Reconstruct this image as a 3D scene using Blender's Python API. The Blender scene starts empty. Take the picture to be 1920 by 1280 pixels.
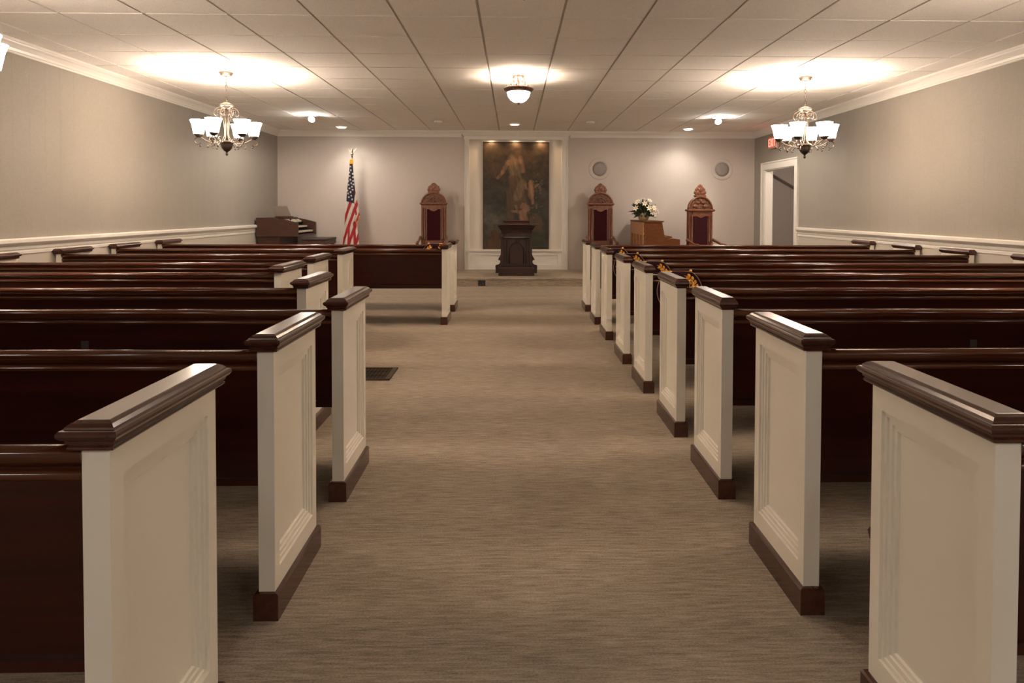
import bpy, bmesh, math, random
from mathutils import Vector, Matrix
from mathutils import noise as nz
random.seed(7)
PI = math.pi
sc = bpy.context.scene
COL = sc.collection

# ------------------------------------------------------------------ camera
H_CAM = 1.2177
F_PX = 1283.03
M = [[0.999735, 0.002716, -0.022854], [-0.00213, 0.999669, 0.025626], [0.022916, -0.02557, 0.99941]]  # rows right, up, forward in (x, height, depth)
cam_data = bpy.data.cameras.new('camera')
cam = bpy.data.objects.new('camera', cam_data)
COL.objects.link(cam)
cam_data.sensor_fit = 'HORIZONTAL'
cam_data.sensor_width = 36.0
cam_data.lens = F_PX / 1920 * 36.0
cam_data.shift_x = (960 - 991.5) / 1920
cam_data.shift_y = (426.2 - 640) / 1920
cam_data.clip_start = 0.02
_r, _u, _f = [Vector((r[0], r[2], r[1])).normalized() for r in M]
cam.matrix_world = Matrix(((_r.x, _u.x, -_f.x, 0), (_r.y, _u.y, -_f.y, 0), (_r.z, _u.z, -_f.z, H_CAM), (0, 0, 0, 1)))
sc.camera = cam

# ------------------------------------------------------------------ world, exposure
w = bpy.data.worlds.new('world'); sc.world = w; w.use_nodes = True
w.node_tree.nodes['Background'].inputs[0].default_value = (0.02, 0.017, 0.014, 1)
w.node_tree.nodes['Background'].inputs[1].default_value = 0.3
sc.view_settings.view_transform = 'Standard'
sc.view_settings.look = 'None'
sc.view_settings.gamma = 1
sc.view_settings.use_curve_mapping = False
sc.view_settings.exposure = 2.35
sc.cycles.max_bounces = 8
sc.cycles.diffuse_bounces = 5
sc.cycles.sample_clamp_indirect = 6

LAMP_W = 8.0        # one bulb in a chandelier shade
SHADE_E = 10.5
WARM = (1.0, 0.79, 0.60)
CEIL_W = 6.5
CAN_W = 9.5

# ------------------------------------------------------------------ room dimensions
WL, WR = -4.2249, 4.3937
YB, YR = 12.3875, -3.2          # back wall (far), rear wall (behind camera)
CEI = 2.634
TILE = 0.6096
GX0, GY0 = -0.2497, 5.067
DH, DY = 0.135, 10.875          # platform height and front edge
CAPB = 0.8                      # underside of the pew end caps
XL, XR = -0.6953, 0.87
ZK = {1: 1.203, 2: 2.023, 3: 2.849, 4: 3.636, 5: 4.512, 6: 5.376, 7: 6.373, 8: 7.24, 9: 8.172}
DEP = 0.4255

# ------------------------------------------------------------------ mesh helpers
class MB:
    def __init__(s):
        s.v = []; s.f = []; s.mi = []; s.sm = []
    def add(s, vs, fs, mi=0, smooth=False):
        b = len(s.v); s.v += [tuple(p) for p in vs]
        for f in fs:
            s.f.append([b + i for i in f]); s.mi.append(mi); s.sm.append(smooth)
        return s
    def box(s, x0, x1, y0, y1, z0, z1, mi=0):
        vs = [(x0, y0, z0), (x1, y0, z0), (x1, y1, z0), (x0, y1, z0), (x0, y0, z1), (x1, y0, z1), (x1, y1, z1), (x0, y1, z1)]
        return s.add(vs, [(0, 3, 2, 1), (4, 5, 6, 7), (0, 1, 5, 4), (1, 2, 6, 5), (2, 3, 7, 6), (3, 0, 4, 7)], mi)
    def loft(s, loops, mi=0, smooth=False, cap0=True, cap1=True, closed=True):
        n = len(loops[0]); vs = [p for l in loops for p in l]; fs = []
        for k in range(len(loops) - 1):
            for i in range(n if closed else n - 1):
                j = (i + 1) % n
                fs.append((k * n + i, k * n + j, (k + 1) * n + j, (k + 1) * n + i))
        s.add(vs, fs, mi, smooth)
        if cap0: s.add(loops[0], [tuple(range(n))[::-1]], mi, False)
        if cap1: s.add(loops[-1], [tuple(range(n))], mi, False)
        return s
    def rects(s, x0, x1, y0, y1, prof, mi=0):
        # prof: list of (outward offset, z): stacked rectangles, a moulded block
        loops = [[(x0 - o, y0 - o, z), (x1 + o, y0 - o, z), (x1 + o, y1 + o, z), (x0 - o, y1 + o, z)] for o, z in prof]
        return s.loft(loops, mi)
    def lathe(s, prof, c=(0, 0, 0), n=24, mi=0, smooth=True, axis='z', cap0=True, cap1=True):
        loops = []
        for r, z in prof:
            l = []
            for i in range(n):
                a = 2 * PI * i / n
                p = (r * math.cos(a), r * math.sin(a), z)
                if axis == 'y': p = (p[0], p[2], p[1])
                if axis == 'x': p = (p[2], p[0], p[1])
                l.append((c[0] + p[0], c[1] + p[1], c[2] + p[2]))
            loops.append(l)
        return s.loft(loops, mi, smooth, cap0, cap1)
    def tube(s, pts, r=0.01, n=8, mi=0, closed=False, sm=0):
        pts = [Vector(p) for p in pts]
        if sm:                                                # Catmull-Rom through the given points
            out = []
            for i in range(len(pts) - 1):
                p0, p1, p2, p3 = pts[max(i - 1, 0)], pts[i], pts[i + 1], pts[min(i + 2, len(pts) - 1)]
                for k in range(sm):
                    t = k / sm
                    out.append(0.5 * ((2 * p1) + (p2 - p0) * t + (2 * p0 - 5 * p1 + 4 * p2 - p3) * t * t + (3 * p1 - p0 - 3 * p2 + p3) * t ** 3))
            pts = out + [pts[-1]]
        m = len(pts)
        rr = r if isinstance(r, (list, tuple)) else [r] * m
        loops = []; up = None
        for i in range(m):
            a = pts[i - 1] if (i > 0 or closed) else pts[i]
            b = pts[(i + 1) % m] if (i < m - 1 or closed) else pts[i]
            t = (b - a)
            if t.length < 1e-9: t = Vector((0, 0, 1))
            t.normalize()
            if up is None:
                up = Vector((0, 0, 1)) if abs(t.z) < 0.9 else Vector((1, 0, 0))
            side = t.cross(up)
            if side.length < 1e-6: side = t.cross(Vector((0, 1, 0)))
            side.normalize(); up = side.cross(t).normalized()
            loops.append([tuple(pts[i] + side * (rr[i] * math.cos(2 * PI * k / n)) + up * (rr[i] * math.sin(2 * PI * k / n))) for k in range(n)])
        if closed:
            loops.append(loops[0])
            return s.loft(loops, mi, True, False, False)
        return s.loft(loops, mi, True)
    def prism(s, poly, a0, a1, axis='x', mi=0, smooth=False):
        # poly 2D; axis x -> (y,z), y -> (x,z), z -> (x,y)
        def P(p, a):
            return {'x': (a, p[0], p[1]), 'y': (p[0], a, p[1]), 'z': (p[0], p[1], a)}[axis]
        return s.loft([[P(p, a0) for p in poly], [P(p, a1) for p in poly]], mi, smooth)
    def ball(s, c, r, sc_=(1, 1, 1), n=12, m=8, mi=0):
        prof = []
        loops = []
        for j in range(m + 1):
            t = -PI / 2 + PI * j / m
            rr = max(math.cos(t), 1e-4)
            loops.append([(c[0] + r * sc_[0] * rr * math.cos(2 * PI * i / n), c[1] + r * sc_[1] * rr * math.sin(2 * PI * i / n), c[2] + r * sc_[2] * math.sin(t)) for i in range(n)])
        return s.loft(loops, mi, True, False, False)
    def build(s, name, mats, parent=None, bevel=0, loc=None, weld=True, seg=2):
        me = bpy.data.meshes.new(name)
        me.from_pydata(s.v, [], s.f)
        if not isinstance(mats, (list, tuple)): mats = [mats]
        for m_ in mats: me.materials.append(m_)
        me.polygons.foreach_set('material_index', s.mi)
        me.polygons.foreach_set('use_smooth', s.sm)
        bm = bmesh.new(); bm.from_mesh(me)
        if weld: bmesh.ops.remove_doubles(bm, verts=bm.verts, dist=1e-5)
        bmesh.ops.recalc_face_normals(bm, faces=bm.faces)
        bm.to_mesh(me); bm.free()
        o = bpy.data.objects.new(name, me); COL.objects.link(o)
        if parent is not None: o.parent = parent
        if loc: o.location = loc
        if bevel:
            b = o.modifiers.new('bevel', 'BEVEL'); b.width = bevel; b.segments = seg; b.limit_method = 'ANGLE'; b.angle_limit = math.radians(40)
            b.harden_normals = False
        return o

def thing(name, label, cat, loc=(0, 0, 0), rz=0, group=None):
    o = bpy.data.objects.new(name, None); COL.objects.link(o)
    o.empty_display_size = 0.1
    o.location = loc; o.rotation_euler = (0, 0, rz)
    return tag(o, label, cat, group)

def tag(o, label, cat, group=None):
    o['label'] = label; o['category'] = cat
    if group: o['group'] = group
    return o

def struct(o):
    o['kind'] = 'structure'; return o

def kids(o): return [c for c in COL.objects if c.parent == o]

def copy_tree(o, parent=None):
    c = o.copy(); COL.objects.link(c); c.parent = parent
    for ch in kids(o): copy_tree(ch, c)
    return c

# ------------------------------------------------------------------ materials
def mat(name, col, rough=0.5, metal=0.0, coat=0.0, spec=0.5, emit=None, estr=0.0):
    m = bpy.data.materials.new(name); m.use_nodes = True
    b = m.node_tree.nodes['Principled BSDF']
    b.inputs['Base Color'].default_value = (*col, 1)
    b.inputs['Roughness'].default_value = rough
    b.inputs['Metallic'].default_value = metal
    b.inputs['Coat Weight'].default_value = coat
    b.inputs['Coat Roughness'].default_value = 0.08
    b.inputs['Specular IOR Level'].default_value = spec
    if emit:
        b.inputs['Emission Color'].default_value = (*emit, 1); b.inputs['Emission Strength'].default_value = estr
    return m

def noise_mix(m, colA, colB, scale=(1, 1, 1), nscale=5, detail=4, lo=0.3, hi=0.7, bump=0.0, bdist=0.002, rough=0.5):
    nt = m.node_tree; N = nt.nodes; L = nt.links; b = N['Principled BSDF']
    tc = N.new('ShaderNodeTexCoord'); mp = N.new('ShaderNodeMapping'); mp.inputs['Scale'].default_value = scale
    no = N.new('ShaderNodeTexNoise'); no.inputs['Scale'].default_value = nscale; no.inputs['Detail'].default_value = detail; no.inputs['Roughness'].default_value = rough
    rp = N.new('ShaderNodeValToRGB'); rp.color_ramp.elements[0].position = lo; rp.color_ramp.elements[1].position = hi
    rp.color_ramp.elements[0].color = (*colA, 1); rp.color_ramp.elements[1].color = (*colB, 1)
    L.new(tc.outputs['Object'], mp.inputs['Vector']); L.new(mp.outputs[0], no.inputs['Vector'])
    L.new(no.outputs['Fac'], rp.inputs['Fac']); L.new(rp.outputs['Color'], b.inputs['Base Color'])
    if bump:
        bp = N.new('ShaderNodeBump'); bp.inputs['Strength'].default_value = bump; bp.inputs['Distance'].default_value = bdist
        L.new(no.outputs['Fac'], bp.inputs['Height']); L.new(bp.outputs['Normal'], b.inputs['Normal'])
    return m

def wood(name, a, b_, rough=0.25, coat=0.3, scale=(0.6, 14, 14), spec=0.5):
    m = mat(name, a, rough, coat=coat, spec=spec)
    return noise_mix(m, a, b_, scale, 3.0, 6, 0.25, 0.75)

M_PEW = wood('dark_mahogany', (0.017, 0.0026, 0.0011), (0.040, 0.0070, 0.0027), 0.30, 0.06, spec=0.28)
M_RAIL = wood('polished_mahogany_rail', (0.050, 0.0105, 0.0034), (0.108, 0.0250, 0.0080), 0.15, 0.5)
M_CAP = wood('brown_cap_wood', (0.038, 0.0105, 0.0056), (0.078, 0.0235, 0.0128), 0.24, 0.35, (14, 0.8, 14))
M_WHITE = noise_mix(mat('ivory_paint', (0.6, 0.55, 0.47), 0.42), (0.70, 0.65, 0.56), (0.74, 0.695, 0.605), (1, 1, 1), 3, 3)
M_TRIM = mat('white_trim_paint', (0.78, 0.74, 0.68), 0.35)
M_THRONE = noise_mix(mat('carved_walnut', (0.2, 0.08, 0.04), 0.35, coat=0.15), (0.13, 0.043, 0.021), (0.24, 0.09, 0.045), (6, 6, 2), 9, 6, bump=0.35, bdist=0.004)
M_CARVE = noise_mix(mat('deep_carving', (0.1, 0.04, 0.02), 0.45), (0.05, 0.017, 0.009), (0.22, 0.085, 0.042), (1, 1, 1), 34, 5, 0.4, 0.62, bump=0.8, bdist=0.012)
M_VELVET = mat('burgundy_velvet', (0.035, 0.003, 0.006), 0.85, spec=0.1)
M_VELVET.node_tree.nodes['Principled BSDF'].inputs['Sheen Weight'].default_value = 0.15
M_LECT = noise_mix(mat('lectern_wood', (0.05, 0.02, 0.015), 0.35, coat=0.1), (0.022, 0.0085, 0.006), (0.042, 0.0165, 0.0115), (8, 8, 1.5), 4, 6)
M_LECT_D = mat('lectern_groove', (0.008, 0.003, 0.0022), 0.4)
M_ORGAN = noise_mix(mat('organ_walnut', (0.09, 0.03, 0.015), 0.4), (0.040, 0.013, 0.0065), (0.072, 0.025, 0.0125), (2, 2, 14), 4, 6)
M_ORGAN_D = mat('organ_dark', (0.018, 0.011, 0.008), 0.4)
M_KEYS = mat('ivory_keys', (0.7, 0.65, 0.52), 0.3)
M_KEYB = mat('black_keys', (0.01, 0.01, 0.01), 0.3)
M_PIANO = noise_mix(mat('golden_oak', (0.2, 0.08, 0.02), 0.5, spec=0.25), (0.10, 0.028, 0.0045), (0.165, 0.052, 0.010), (3, 3, 12), 3, 6)
M_PIANO_L = noise_mix(mat('piano_back_board', (0.3, 0.14, 0.05), 0.5), (0.42, 0.20, 0.085), (0.54, 0.27, 0.12), (3, 3, 9), 3, 6)
M_RACK = mat('music_rack_panel', (0.20, 0.16, 0.13), 0.35)
M_IRON = mat('antique_pewter', (0.13, 0.10, 0.078), 0.38, metal=0.8)
M_IRON_D = mat('dark_bronze', (0.06, 0.042, 0.03), 0.4, metal=0.6)
M_BRONZE = noise_mix(mat('mottled_bronze', (0.1, 0.05, 0.03), 0.45, metal=0.4), (0.05, 0.022, 0.014), (0.16, 0.08, 0.05), (1, 1, 1), 40, 4)
M_GOLD = mat('gold_metal', (0.8, 0.56, 0.28), 0.35, metal=0.8)
M_BULLION = mat('gold_embroidery', (0.75, 0.36, 0.04), 0.5, metal=0.25)
M_BLACK = mat('black_plastic', (0.012, 0.010, 0.009), 0.4)
M_LEAF = noise_mix(mat('dark_leaf', (0.02, 0.035, 0.012), 0.6), (0.012, 0.02, 0.008), (0.05, 0.065, 0.025), (1, 1, 1), 20, 2)
M_PETAL = mat('cream_petal', (0.85, 0.80, 0.66), 0.6)
M_WICKER = noise_mix(mat('wicker', (0.3, 0.2, 0.1), 0.7), (0.2, 0.14, 0.07), (0.5, 0.38, 0.22), (1, 1, 3), 60, 2, bump=0.5, bdist=0.004)
M_VENT = mat('bronze_register', (0.060, 0.038, 0.018), 0.45, metal=0.3)
M_GRILLE = noise_mix(mat('speaker_mesh', (0.3, 0.26, 0.24), 0.6), (0.22, 0.19, 0.175), (0.33, 0.285, 0.26), (1, 1, 1), 120, 1, bump=0.3)
M_SPKR = mat('speaker_ring_paint', (0.50, 0.435, 0.39), 0.6)
M_HALL = mat('hall_gray_paint', (0.40, 0.36, 0.335), 0.7)
M_DISC = mat('plum_felt', (0.022, 0.004, 0.008), 0.8, spec=0.15)
M_PIPE = mat('mauve_piping', (0.30, 0.17, 0.14), 0.5)
M_LETTER = mat('gold_letter_thread', (0.80, 0.42, 0.10), 0.5)
M_TASSEL = mat('yellow_fringe', (0.70, 0.38, 0.02), 0.6)

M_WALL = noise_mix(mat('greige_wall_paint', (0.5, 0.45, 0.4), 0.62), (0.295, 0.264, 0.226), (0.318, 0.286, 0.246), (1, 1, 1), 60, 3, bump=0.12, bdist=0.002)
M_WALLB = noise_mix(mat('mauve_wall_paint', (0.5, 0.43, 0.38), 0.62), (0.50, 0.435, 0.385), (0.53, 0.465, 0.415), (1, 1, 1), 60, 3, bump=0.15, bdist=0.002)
M_CEIL = noise_mix(mat('ceiling_tile', (0.6, 0.55, 0.5), 0.9), (0.78, 0.73, 0.67), (0.88, 0.83, 0.77), (1, 1, 1), 130, 3, 0.35, 0.62, bump=0.6, bdist=0.004)
M_TEE = mat('grid_tee_paint', (0.50, 0.45, 0.39), 0.5)

def carpet_mat():
    m = mat('woven_carpet', (0.3, 0.25, 0.2), 0.95, spec=0.1)
    nt = m.node_tree; N = nt.nodes; L = nt.links; b = N['Principled BSDF']
    tc = N.new('ShaderNodeTexCoord')
    def nzz(scale, s, d, r=0.6):
        mp = N.new('ShaderNodeMapping'); mp.inputs['Scale'].default_value = scale
        no = N.new('ShaderNodeTexNoise'); no.inputs['Scale'].default_value = s; no.inputs['Detail'].default_value = d; no.inputs['Roughness'].default_value = r
        L.new(tc.outputs['Object'], mp.inputs['Vector']); L.new(mp.outputs[0], no.inputs['Vector']); return no.outputs['Fac']
    a = nzz((0.14, 1.5, 1), 60, 5, 0.75)      # long streaks across the aisle
    c = nzz((0.7, 1.1, 1), 210, 2)            # pile grain
    d = nzz((0.12, 0.9, 1), 5, 3)             # broad lighter and darker bands
    def mth(op, x, y):
        n = N.new('ShaderNodeMath'); n.operation = op
        for i, v in enumerate((x, y)):
            if isinstance(v, (int, float)): n.inputs[i].default_value = v
            else: L.new(v, n.inputs[i])
        return n.outputs[0]
    s = mth('ADD', mth('MULTIPLY', a, 0.60), mth('ADD', mth('MULTIPLY', c, 0.30), mth('MULTIPLY', d, 0.14)))
    rp = N.new('ShaderNodeValToRGB'); e = rp.color_ramp.elements
    e[0].position = 0.40; e[0].color = (0.17, 0.136, 0.104, 1)
    e[1].position = 0.66; e[1].color = (0.45, 0.38, 0.305, 1)
    x = e.new(0.53); x.color = (0.31, 0.254, 0.198, 1)
    L.new(s, rp.inputs['Fac']); L.new(rp.outputs['Color'], b.inputs['Base Color'])
    bp = N.new('ShaderNodeBump'); bp.inputs['Strength'].default_value = 0.5; bp.inputs['Distance'].default_value = 0.006
    L.new(s, bp.inputs['Height']); L.new(bp.outputs['Normal'], b.inputs['Normal'])
    return m
M_CARPET = carpet_mat()

def vcol_mat(name, rough=0.6):
    m = mat(name, (1, 1, 1), rough)
    nt = m.node_tree; a = nt.nodes.new('ShaderNodeAttribute'); a.attribute_name = 'paint'
    nt.links.new(a.outputs['Color'], nt.nodes['Principled BSDF'].inputs['Base Color'])
    return m

def emis(name, col, s):
    m = bpy.data.materials.new(name); m.use_nodes = True
    nt = m.node_tree; nt.nodes.remove(nt.nodes['Principled BSDF'])
    e = nt.nodes.new('ShaderNodeEmission'); e.inputs[0].default_value = (*col, 1); e.inputs[1].default_value = s
    nt.links.new(e.outputs[0], nt.nodes['Material Output'].inputs[0]); return m
M_SHADE = emis('lit_frosted_glass', (1.0, 0.82, 0.66), SHADE_E)
M_FILLG = emis('fill_panel_glow', (1.0, 0.93, 0.85), 4.0)
M_BOWLG = emis('lit_bowl_glass', (1.0, 0.88, 0.74), 3.2)
M_CANG = emis('lit_downlight_lens', (1.0, 0.93, 0.84), 9.0)
M_CANC = emis('lit_center_lens', (1.0, 0.80, 0.60), 3.0)
M_EXIT = emis('lit_red_letters', (1.0, 0.09, 0.06), 1.3)
M_EXITB = mat('exit_housing', (0.62, 0.30, 0.26), 0.5)

def point(name, loc, wv, col, r=0.03, parent=None):
    l = bpy.data.lights.new(name, 'POINT'); l.energy = wv; l.color = col; l.shadow_soft_size = r
    o = bpy.data.objects.new(name, l); COL.objects.link(o); o.location = loc
    if parent: o.parent = parent
    return o
def spot(name, loc, target, wv, col, ang=80, blend=0.6, r=0.05, parent=None):
    l = bpy.data.lights.new(name, 'SPOT'); l.energy = wv; l.color = col; l.shadow_soft_size = r
    l.spot_size = math.radians(ang); l.spot_blend = blend
    o = bpy.data.objects.new(name, l); COL.objects.link(o); o.location = loc
    d = Vector(target) - Vector(loc); o.rotation_euler = d.to_track_quat('-Z', 'Y').to_euler()
    if parent: o.parent = parent
    return o

# ================================================================== STRUCTURE
m_ = MB(); m_.box(WL - 0.15, WR + 2.2, YR - 0.1, YB + 0.6, -0.1, 0.0)
struct(m_.build('floor', M_CARPET))

m_ = MB()                                                     # platform at the far end
m_.prism([(DY + 0.02, 0), (DY + 0.02, DH - 0.035), (DY, DH - 0.028), (DY, DH - 0.008), (DY + 0.008, DH), (YB, DH), (YB, 0)], WL, WR - 0.9, 'x')
struct(m_.build('floor_platform', M_CARPET))

# ceiling: tegular panels in a grid of tees, the joints are real grooves
m_ = MB()
x_lines = [GX0 + i * TILE for i in range(-8, 9)]
y_lines = [GY0 + j * TILE for j in range(-15, 14)]
g = 0.010
m_.box(WL - 0.15, WR + 0.15, YR - 0.1, YB + 0.3, CEI + 0.008, CEI + 0.1, 1)
for i in range(len(x_lines) - 1):
    for j in range(len(y_lines) - 1):
        x0, x1 = max(x_lines[i] + g, WL - 0.1), min(x_lines[i + 1] - g, WR + 0.1)
        y0, y1 = max(y_lines[j] + g, YR - 0.05), min(y_lines[j + 1] - g, YB + 0.05)
        if x1 <= x0 or y1 <= y0: continue
        m_.box(x0, x1, y0, y1, CEI, CEI + 0.0085, 0)
struct(m_.build('ceiling', [M_CEIL, M_TEE], weld=False))

def groove_wall(mb, X, s, y0, y1, z0, z1, pitch=0.2032, gw=0.003, gd=0.0006, th=0.12, mi=0):
    # panelled wall face at x = X, room on the side opposite to s, with narrow vertical V grooves
    pts = [(y0, X)]
    k = math.ceil((y0 + 0.02) / pitch)
    while k * pitch < y1 - 0.02:
        c = k * pitch
        pts += [(c - gw / 2, X), (c, X + s * gd), (c + gw / 2, X)]; k += 1
    pts += [(y1, X), (y1, X + s * th), (y0, X + s * th)]
    mb.loft([[(p[1], p[0], z0) for p in pts], [(p[1], p[0], z1) for p in pts]], mi)

RAILT = 0.9634
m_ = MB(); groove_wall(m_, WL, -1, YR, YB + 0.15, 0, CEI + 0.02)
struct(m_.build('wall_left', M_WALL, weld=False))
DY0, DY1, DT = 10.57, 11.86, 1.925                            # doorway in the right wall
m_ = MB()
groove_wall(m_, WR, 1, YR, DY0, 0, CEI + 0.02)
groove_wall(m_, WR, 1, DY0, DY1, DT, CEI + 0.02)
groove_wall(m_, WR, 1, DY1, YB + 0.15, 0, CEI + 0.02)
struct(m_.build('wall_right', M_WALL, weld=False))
m_ = MB(); m_.box(WL - 0.1, WR + 0.1, YR - 0.12, YR, 0, CEI + 0.02)
struct(m_.build('wall_rear', M_WALL))

NX0, NX1 = -0.792, 0.881                                      # niche opening
NB = YB + 0.20                                                # niche back
NTOP, NBOT = 2.48, 0.49
m_ = MB()
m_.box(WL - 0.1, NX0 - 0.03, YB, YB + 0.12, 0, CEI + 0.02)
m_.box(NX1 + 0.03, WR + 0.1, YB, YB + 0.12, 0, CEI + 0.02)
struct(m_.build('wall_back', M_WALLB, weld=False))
m_ = MB()
m_.box(NX0 - 0.05, NX1 + 0.05, NB, NB + 0.1, 0, CEI)
m_.box(NX0 - 0.05, NX0, YB, NB, 0, CEI); m_.box(NX1, NX1 + 0.05, YB, NB, 0, CEI)
m_.box(NX0 - 0.05, NX1 + 0.05, YB + 0.02, NB, NTOP + 0.06, CEI)
struct(m_.build('wall_niche', M_TRIM, weld=False))

# hallway beyond the door
m_ = MB()
hx = WR + 0.12
m_.box(hx + 1.5, hx + 1.6, 9.3, 13.6, 0, CEI)
m_.box(hx, hx + 1.6, 13.3, 13.4, 0, CEI)
m_.box(hx, hx + 1.6, 9.2, 9.3, 0, CEI)
m_.box(hx, hx + 0.02, YB, 13.4, 0, CEI)
struct(m_.build('wall_hall', M_HALL, weld=False))
m_ = MB(); m_.box(hx, hx + 1.6, 9.2, 13.4, 2.30, 2.36)
struct(m_.build('ceiling_hall', M_HALL))
m_ = MB(); m_.box(WR + 2.2, WR + 2.3, 9.2, 13.5, -0.1, 0.0); m_.box(WR, WR + 2.2, YB + 0.6, 13.5, -0.1, 0)
struct(m_.build('floor_hall', M_CARPET))

m_ = MB(); m_.prism([(hx + 0.0, 2.22), (hx + 1.5, 1.36), (hx + 1.5, 2.30), (hx, 2.30)], 13.16, 13.31, 'y')
struct(m_.build('trim_9', M_HALL))
t = thing('ceiling_light', 'added, unseen round fill light inside the hallway beyond the doorway', 'ceiling light', (hx + 0.95, 11.0, 2.30))  # assumed lamp, added out of view to brighten the hallway
m_ = MB(); m_.lathe([(0.10, -0.035), (0.13, -0.02), (0.135, 0.0)], n=24); m_.build('base', M_TRIM, t)
m_ = MB(); m_.lathe([(0.01, -0.085), (0.06, -0.075), (0.095, -0.055), (0.10, -0.035)], n=24, cap0=True); m_.build('glass', M_BOWLG, t)
point('bulb', (0, 0, -0.16), 8.5, (1, 0.84, 0.70), 0.06, t)
# door frame
m_ = MB()
c_, t_ = 0.10, 0.022
a0, a1, b0, b1, zt = DY0 - c_ - 0.02, DY0 + 0.004, DY1 - 0.004, DY1 + c_ + 0.02, DT - 0.004
m_.box(WR - t_, WR, a0, a1, 0, zt); m_.box(WR - t_, WR, b0, b1, 0, zt)
m_.box(WR - t_, WR, a0, b1, zt, DT + c_ + 0.012)
m_.box(WR - t_ - 0.010, WR - 0.001, a0 - 0.012, a0 + 0.010, 0, DT + c_)
m_.box(WR - t_ - 0.010, WR - 0.001, b1 - 0.010, b1 + 0.012, 0, DT + c_)
m_.box(WR - t_ - 0.012, WR - 0.001, a0 - 0.014, b1 + 0.014, DT + c_, DT + c_ + 0.024)
m_.box(WR - 0.001, WR + 0.13, DY0, DY0 + 0.018, 0, DT - 0.018)
m_.box(WR - 0.001, WR + 0.13, DY1 - 0.018, DY1, 0, DT - 0.018)
m_.box(WR - 0.001, WR + 0.13, DY0, DY1, DT - 0.018, DT - 0.0005)
struct(m_.build('door_1', M_TRIM, weld=False))

# crown moulding: profile (out from wall, height)
CR = [(0, CEI - 0.11), (0.010, CEI - 0.11), (0.014, CEI - 0.103), (0.014, CEI - 0.094), (0.022, CEI - 0.090), (0.030, CEI - 0.070), (0.050, CEI - 0.045), (0.068, CEI - 0.032),
      (0.072, CEI - 0.024), (0.080, CEI - 0.020), (0.080, CEI + 0.004), (0, CEI + 0.004)]
def moulding(prof, side, a0, a1, wall, name, m=M_TRIM):
    mb = MB()
    if side == 'left': mb.loft([[(wall + o, a, z) for o, z in prof] for a in (a0, a1)])
    if side == 'right': mb.loft([[(wall - o, a, z) for o, z in prof] for a in (a0, a1)])
    if side == 'back': mb.loft([[(a, wall - o, z) for o, z in prof] for a in (a0, a1)])
    return struct(mb.build(name, m))
moulding(CR, 'left', YR, YB, WL, 'trim_1')
moulding(CR, 'right', YR, YB, WR, 'trim_2')
moulding(CR, 'back', WL, -0.93, YB, 'trim_3')
moulding(CR, 'back', 1.03, WR, YB, 'trim_4')
CRL = [(0, RAILT - 0.135), (0.012, RAILT - 0.135), (0.014, RAILT - 0.112), (0.006, RAILT - 0.108), (0.006, RAILT - 0.098), (0.016, RAILT - 0.094), (0.020, RAILT - 0.074), (0.012, RAILT - 0.066),
       (0.028, RAILT - 0.058), (0.044, RAILT - 0.046), (0.052, RAILT - 0.036), (0.052, RAILT - 0.008), (0.044, RAILT), (0, RAILT)]
moulding(CRL, 'left', YR, YB, WL, 'trim_5')
moulding(CRL, 'right', YR, DY0 - 0.13, WR, 'trim_6')
M_WAIN = mat('wainscot_paint', (0.50, 0.455, 0.39), 0.45)
WN = [(0, 0), (0.005, 0), (0.005, RAILT - 0.134), (0, RAILT - 0.134)]
moulding(WN, 'left', YR, YB, WL, 'trim_10', M_WAIN)
moulding(WN, 'right', YR, DY0 - 0.13, WR, 'trim_11', M_WAIN)
BB = [(0, 0), (0.014, 0), (0.014, 0.09), (0.008, 0.10), (0, 0.10)]
moulding(BB, 'left', YR, DY, WL, 'baseboard_left')
moulding(BB, 'right', YR, DY0 - 0.13, WR, 'baseboard_right')

# niche surround: pilasters, header, sill and base panel
m_ = MB()
for s, xi, xo in ((-1, NX0, -0.864), (1, NX1, 0.975)):
    a, b = sorted((xi, xo))
    m_.rects(a, b, YB - 0.022, YB, [(0, DH), (0, NTOP + 0.02)])
    # fluting strips on the pilaster face
    wd = abs(xo - xi)
    for k in range(3):
        cx = xi + s * wd * (0.2 + 0.3 * k)
        m_.box(cx - wd * 0.10, cx + wd * 0.10, YB - 0.032, YB - 0.022, DH, NTOP + 0.0)
    cx = xo - s * 0.004
    m_.box(min(cx, cx + s * 0.014), max(cx, cx + s * 0.014), YB - 0.045, YB - 0.0, DH, NTOP + 0.02)
m_.rects(-0.885, 0.995, YB - 0.03, YB + 0.02, [(0, NTOP), (0, NTOP + 0.06), (0.015, NTOP + 0.07), (0.025, NTOP + 0.085), (0.06, NTOP + 0.125), (0.075, NTOP + 0.135), (0.08, CEI + 0.004)])
struct(m_.build('trim_7', M_TRIM, weld=False))
m_ = MB()
q0, q1 = NX0 + 0.001, NX1 - 0.001
m_.box(q0, q1, YB - 0.003, NB, DH + 0.001, NBOT - 0.045)
m_.box(q0, q1, YB - 0.024, NB, NBOT - 0.045, NBOT - 0.02)
m_.box(q0 - 0.01, q1 + 0.01, YB - 0.046, NB - 0.001, NBOT - 0.02, NBOT + 0.006)
m_.box(q0, q1, YB - 0.019, YB - 0.0035, DH + 0.001, DH + 0.09); m_.box(q0, q1, YB - 0.019, YB - 0.0035, NBOT - 0.095, NBOT - 0.0455)
for a in (q0, q1 - 0.065, 0.012): m_.box(a, a + 0.065, YB - 0.0185, YB - 0.0035, DH + 0.0905, NBOT - 0.0955)
struct(m_.build('trim_8', M_TRIM, weld=False))

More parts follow.
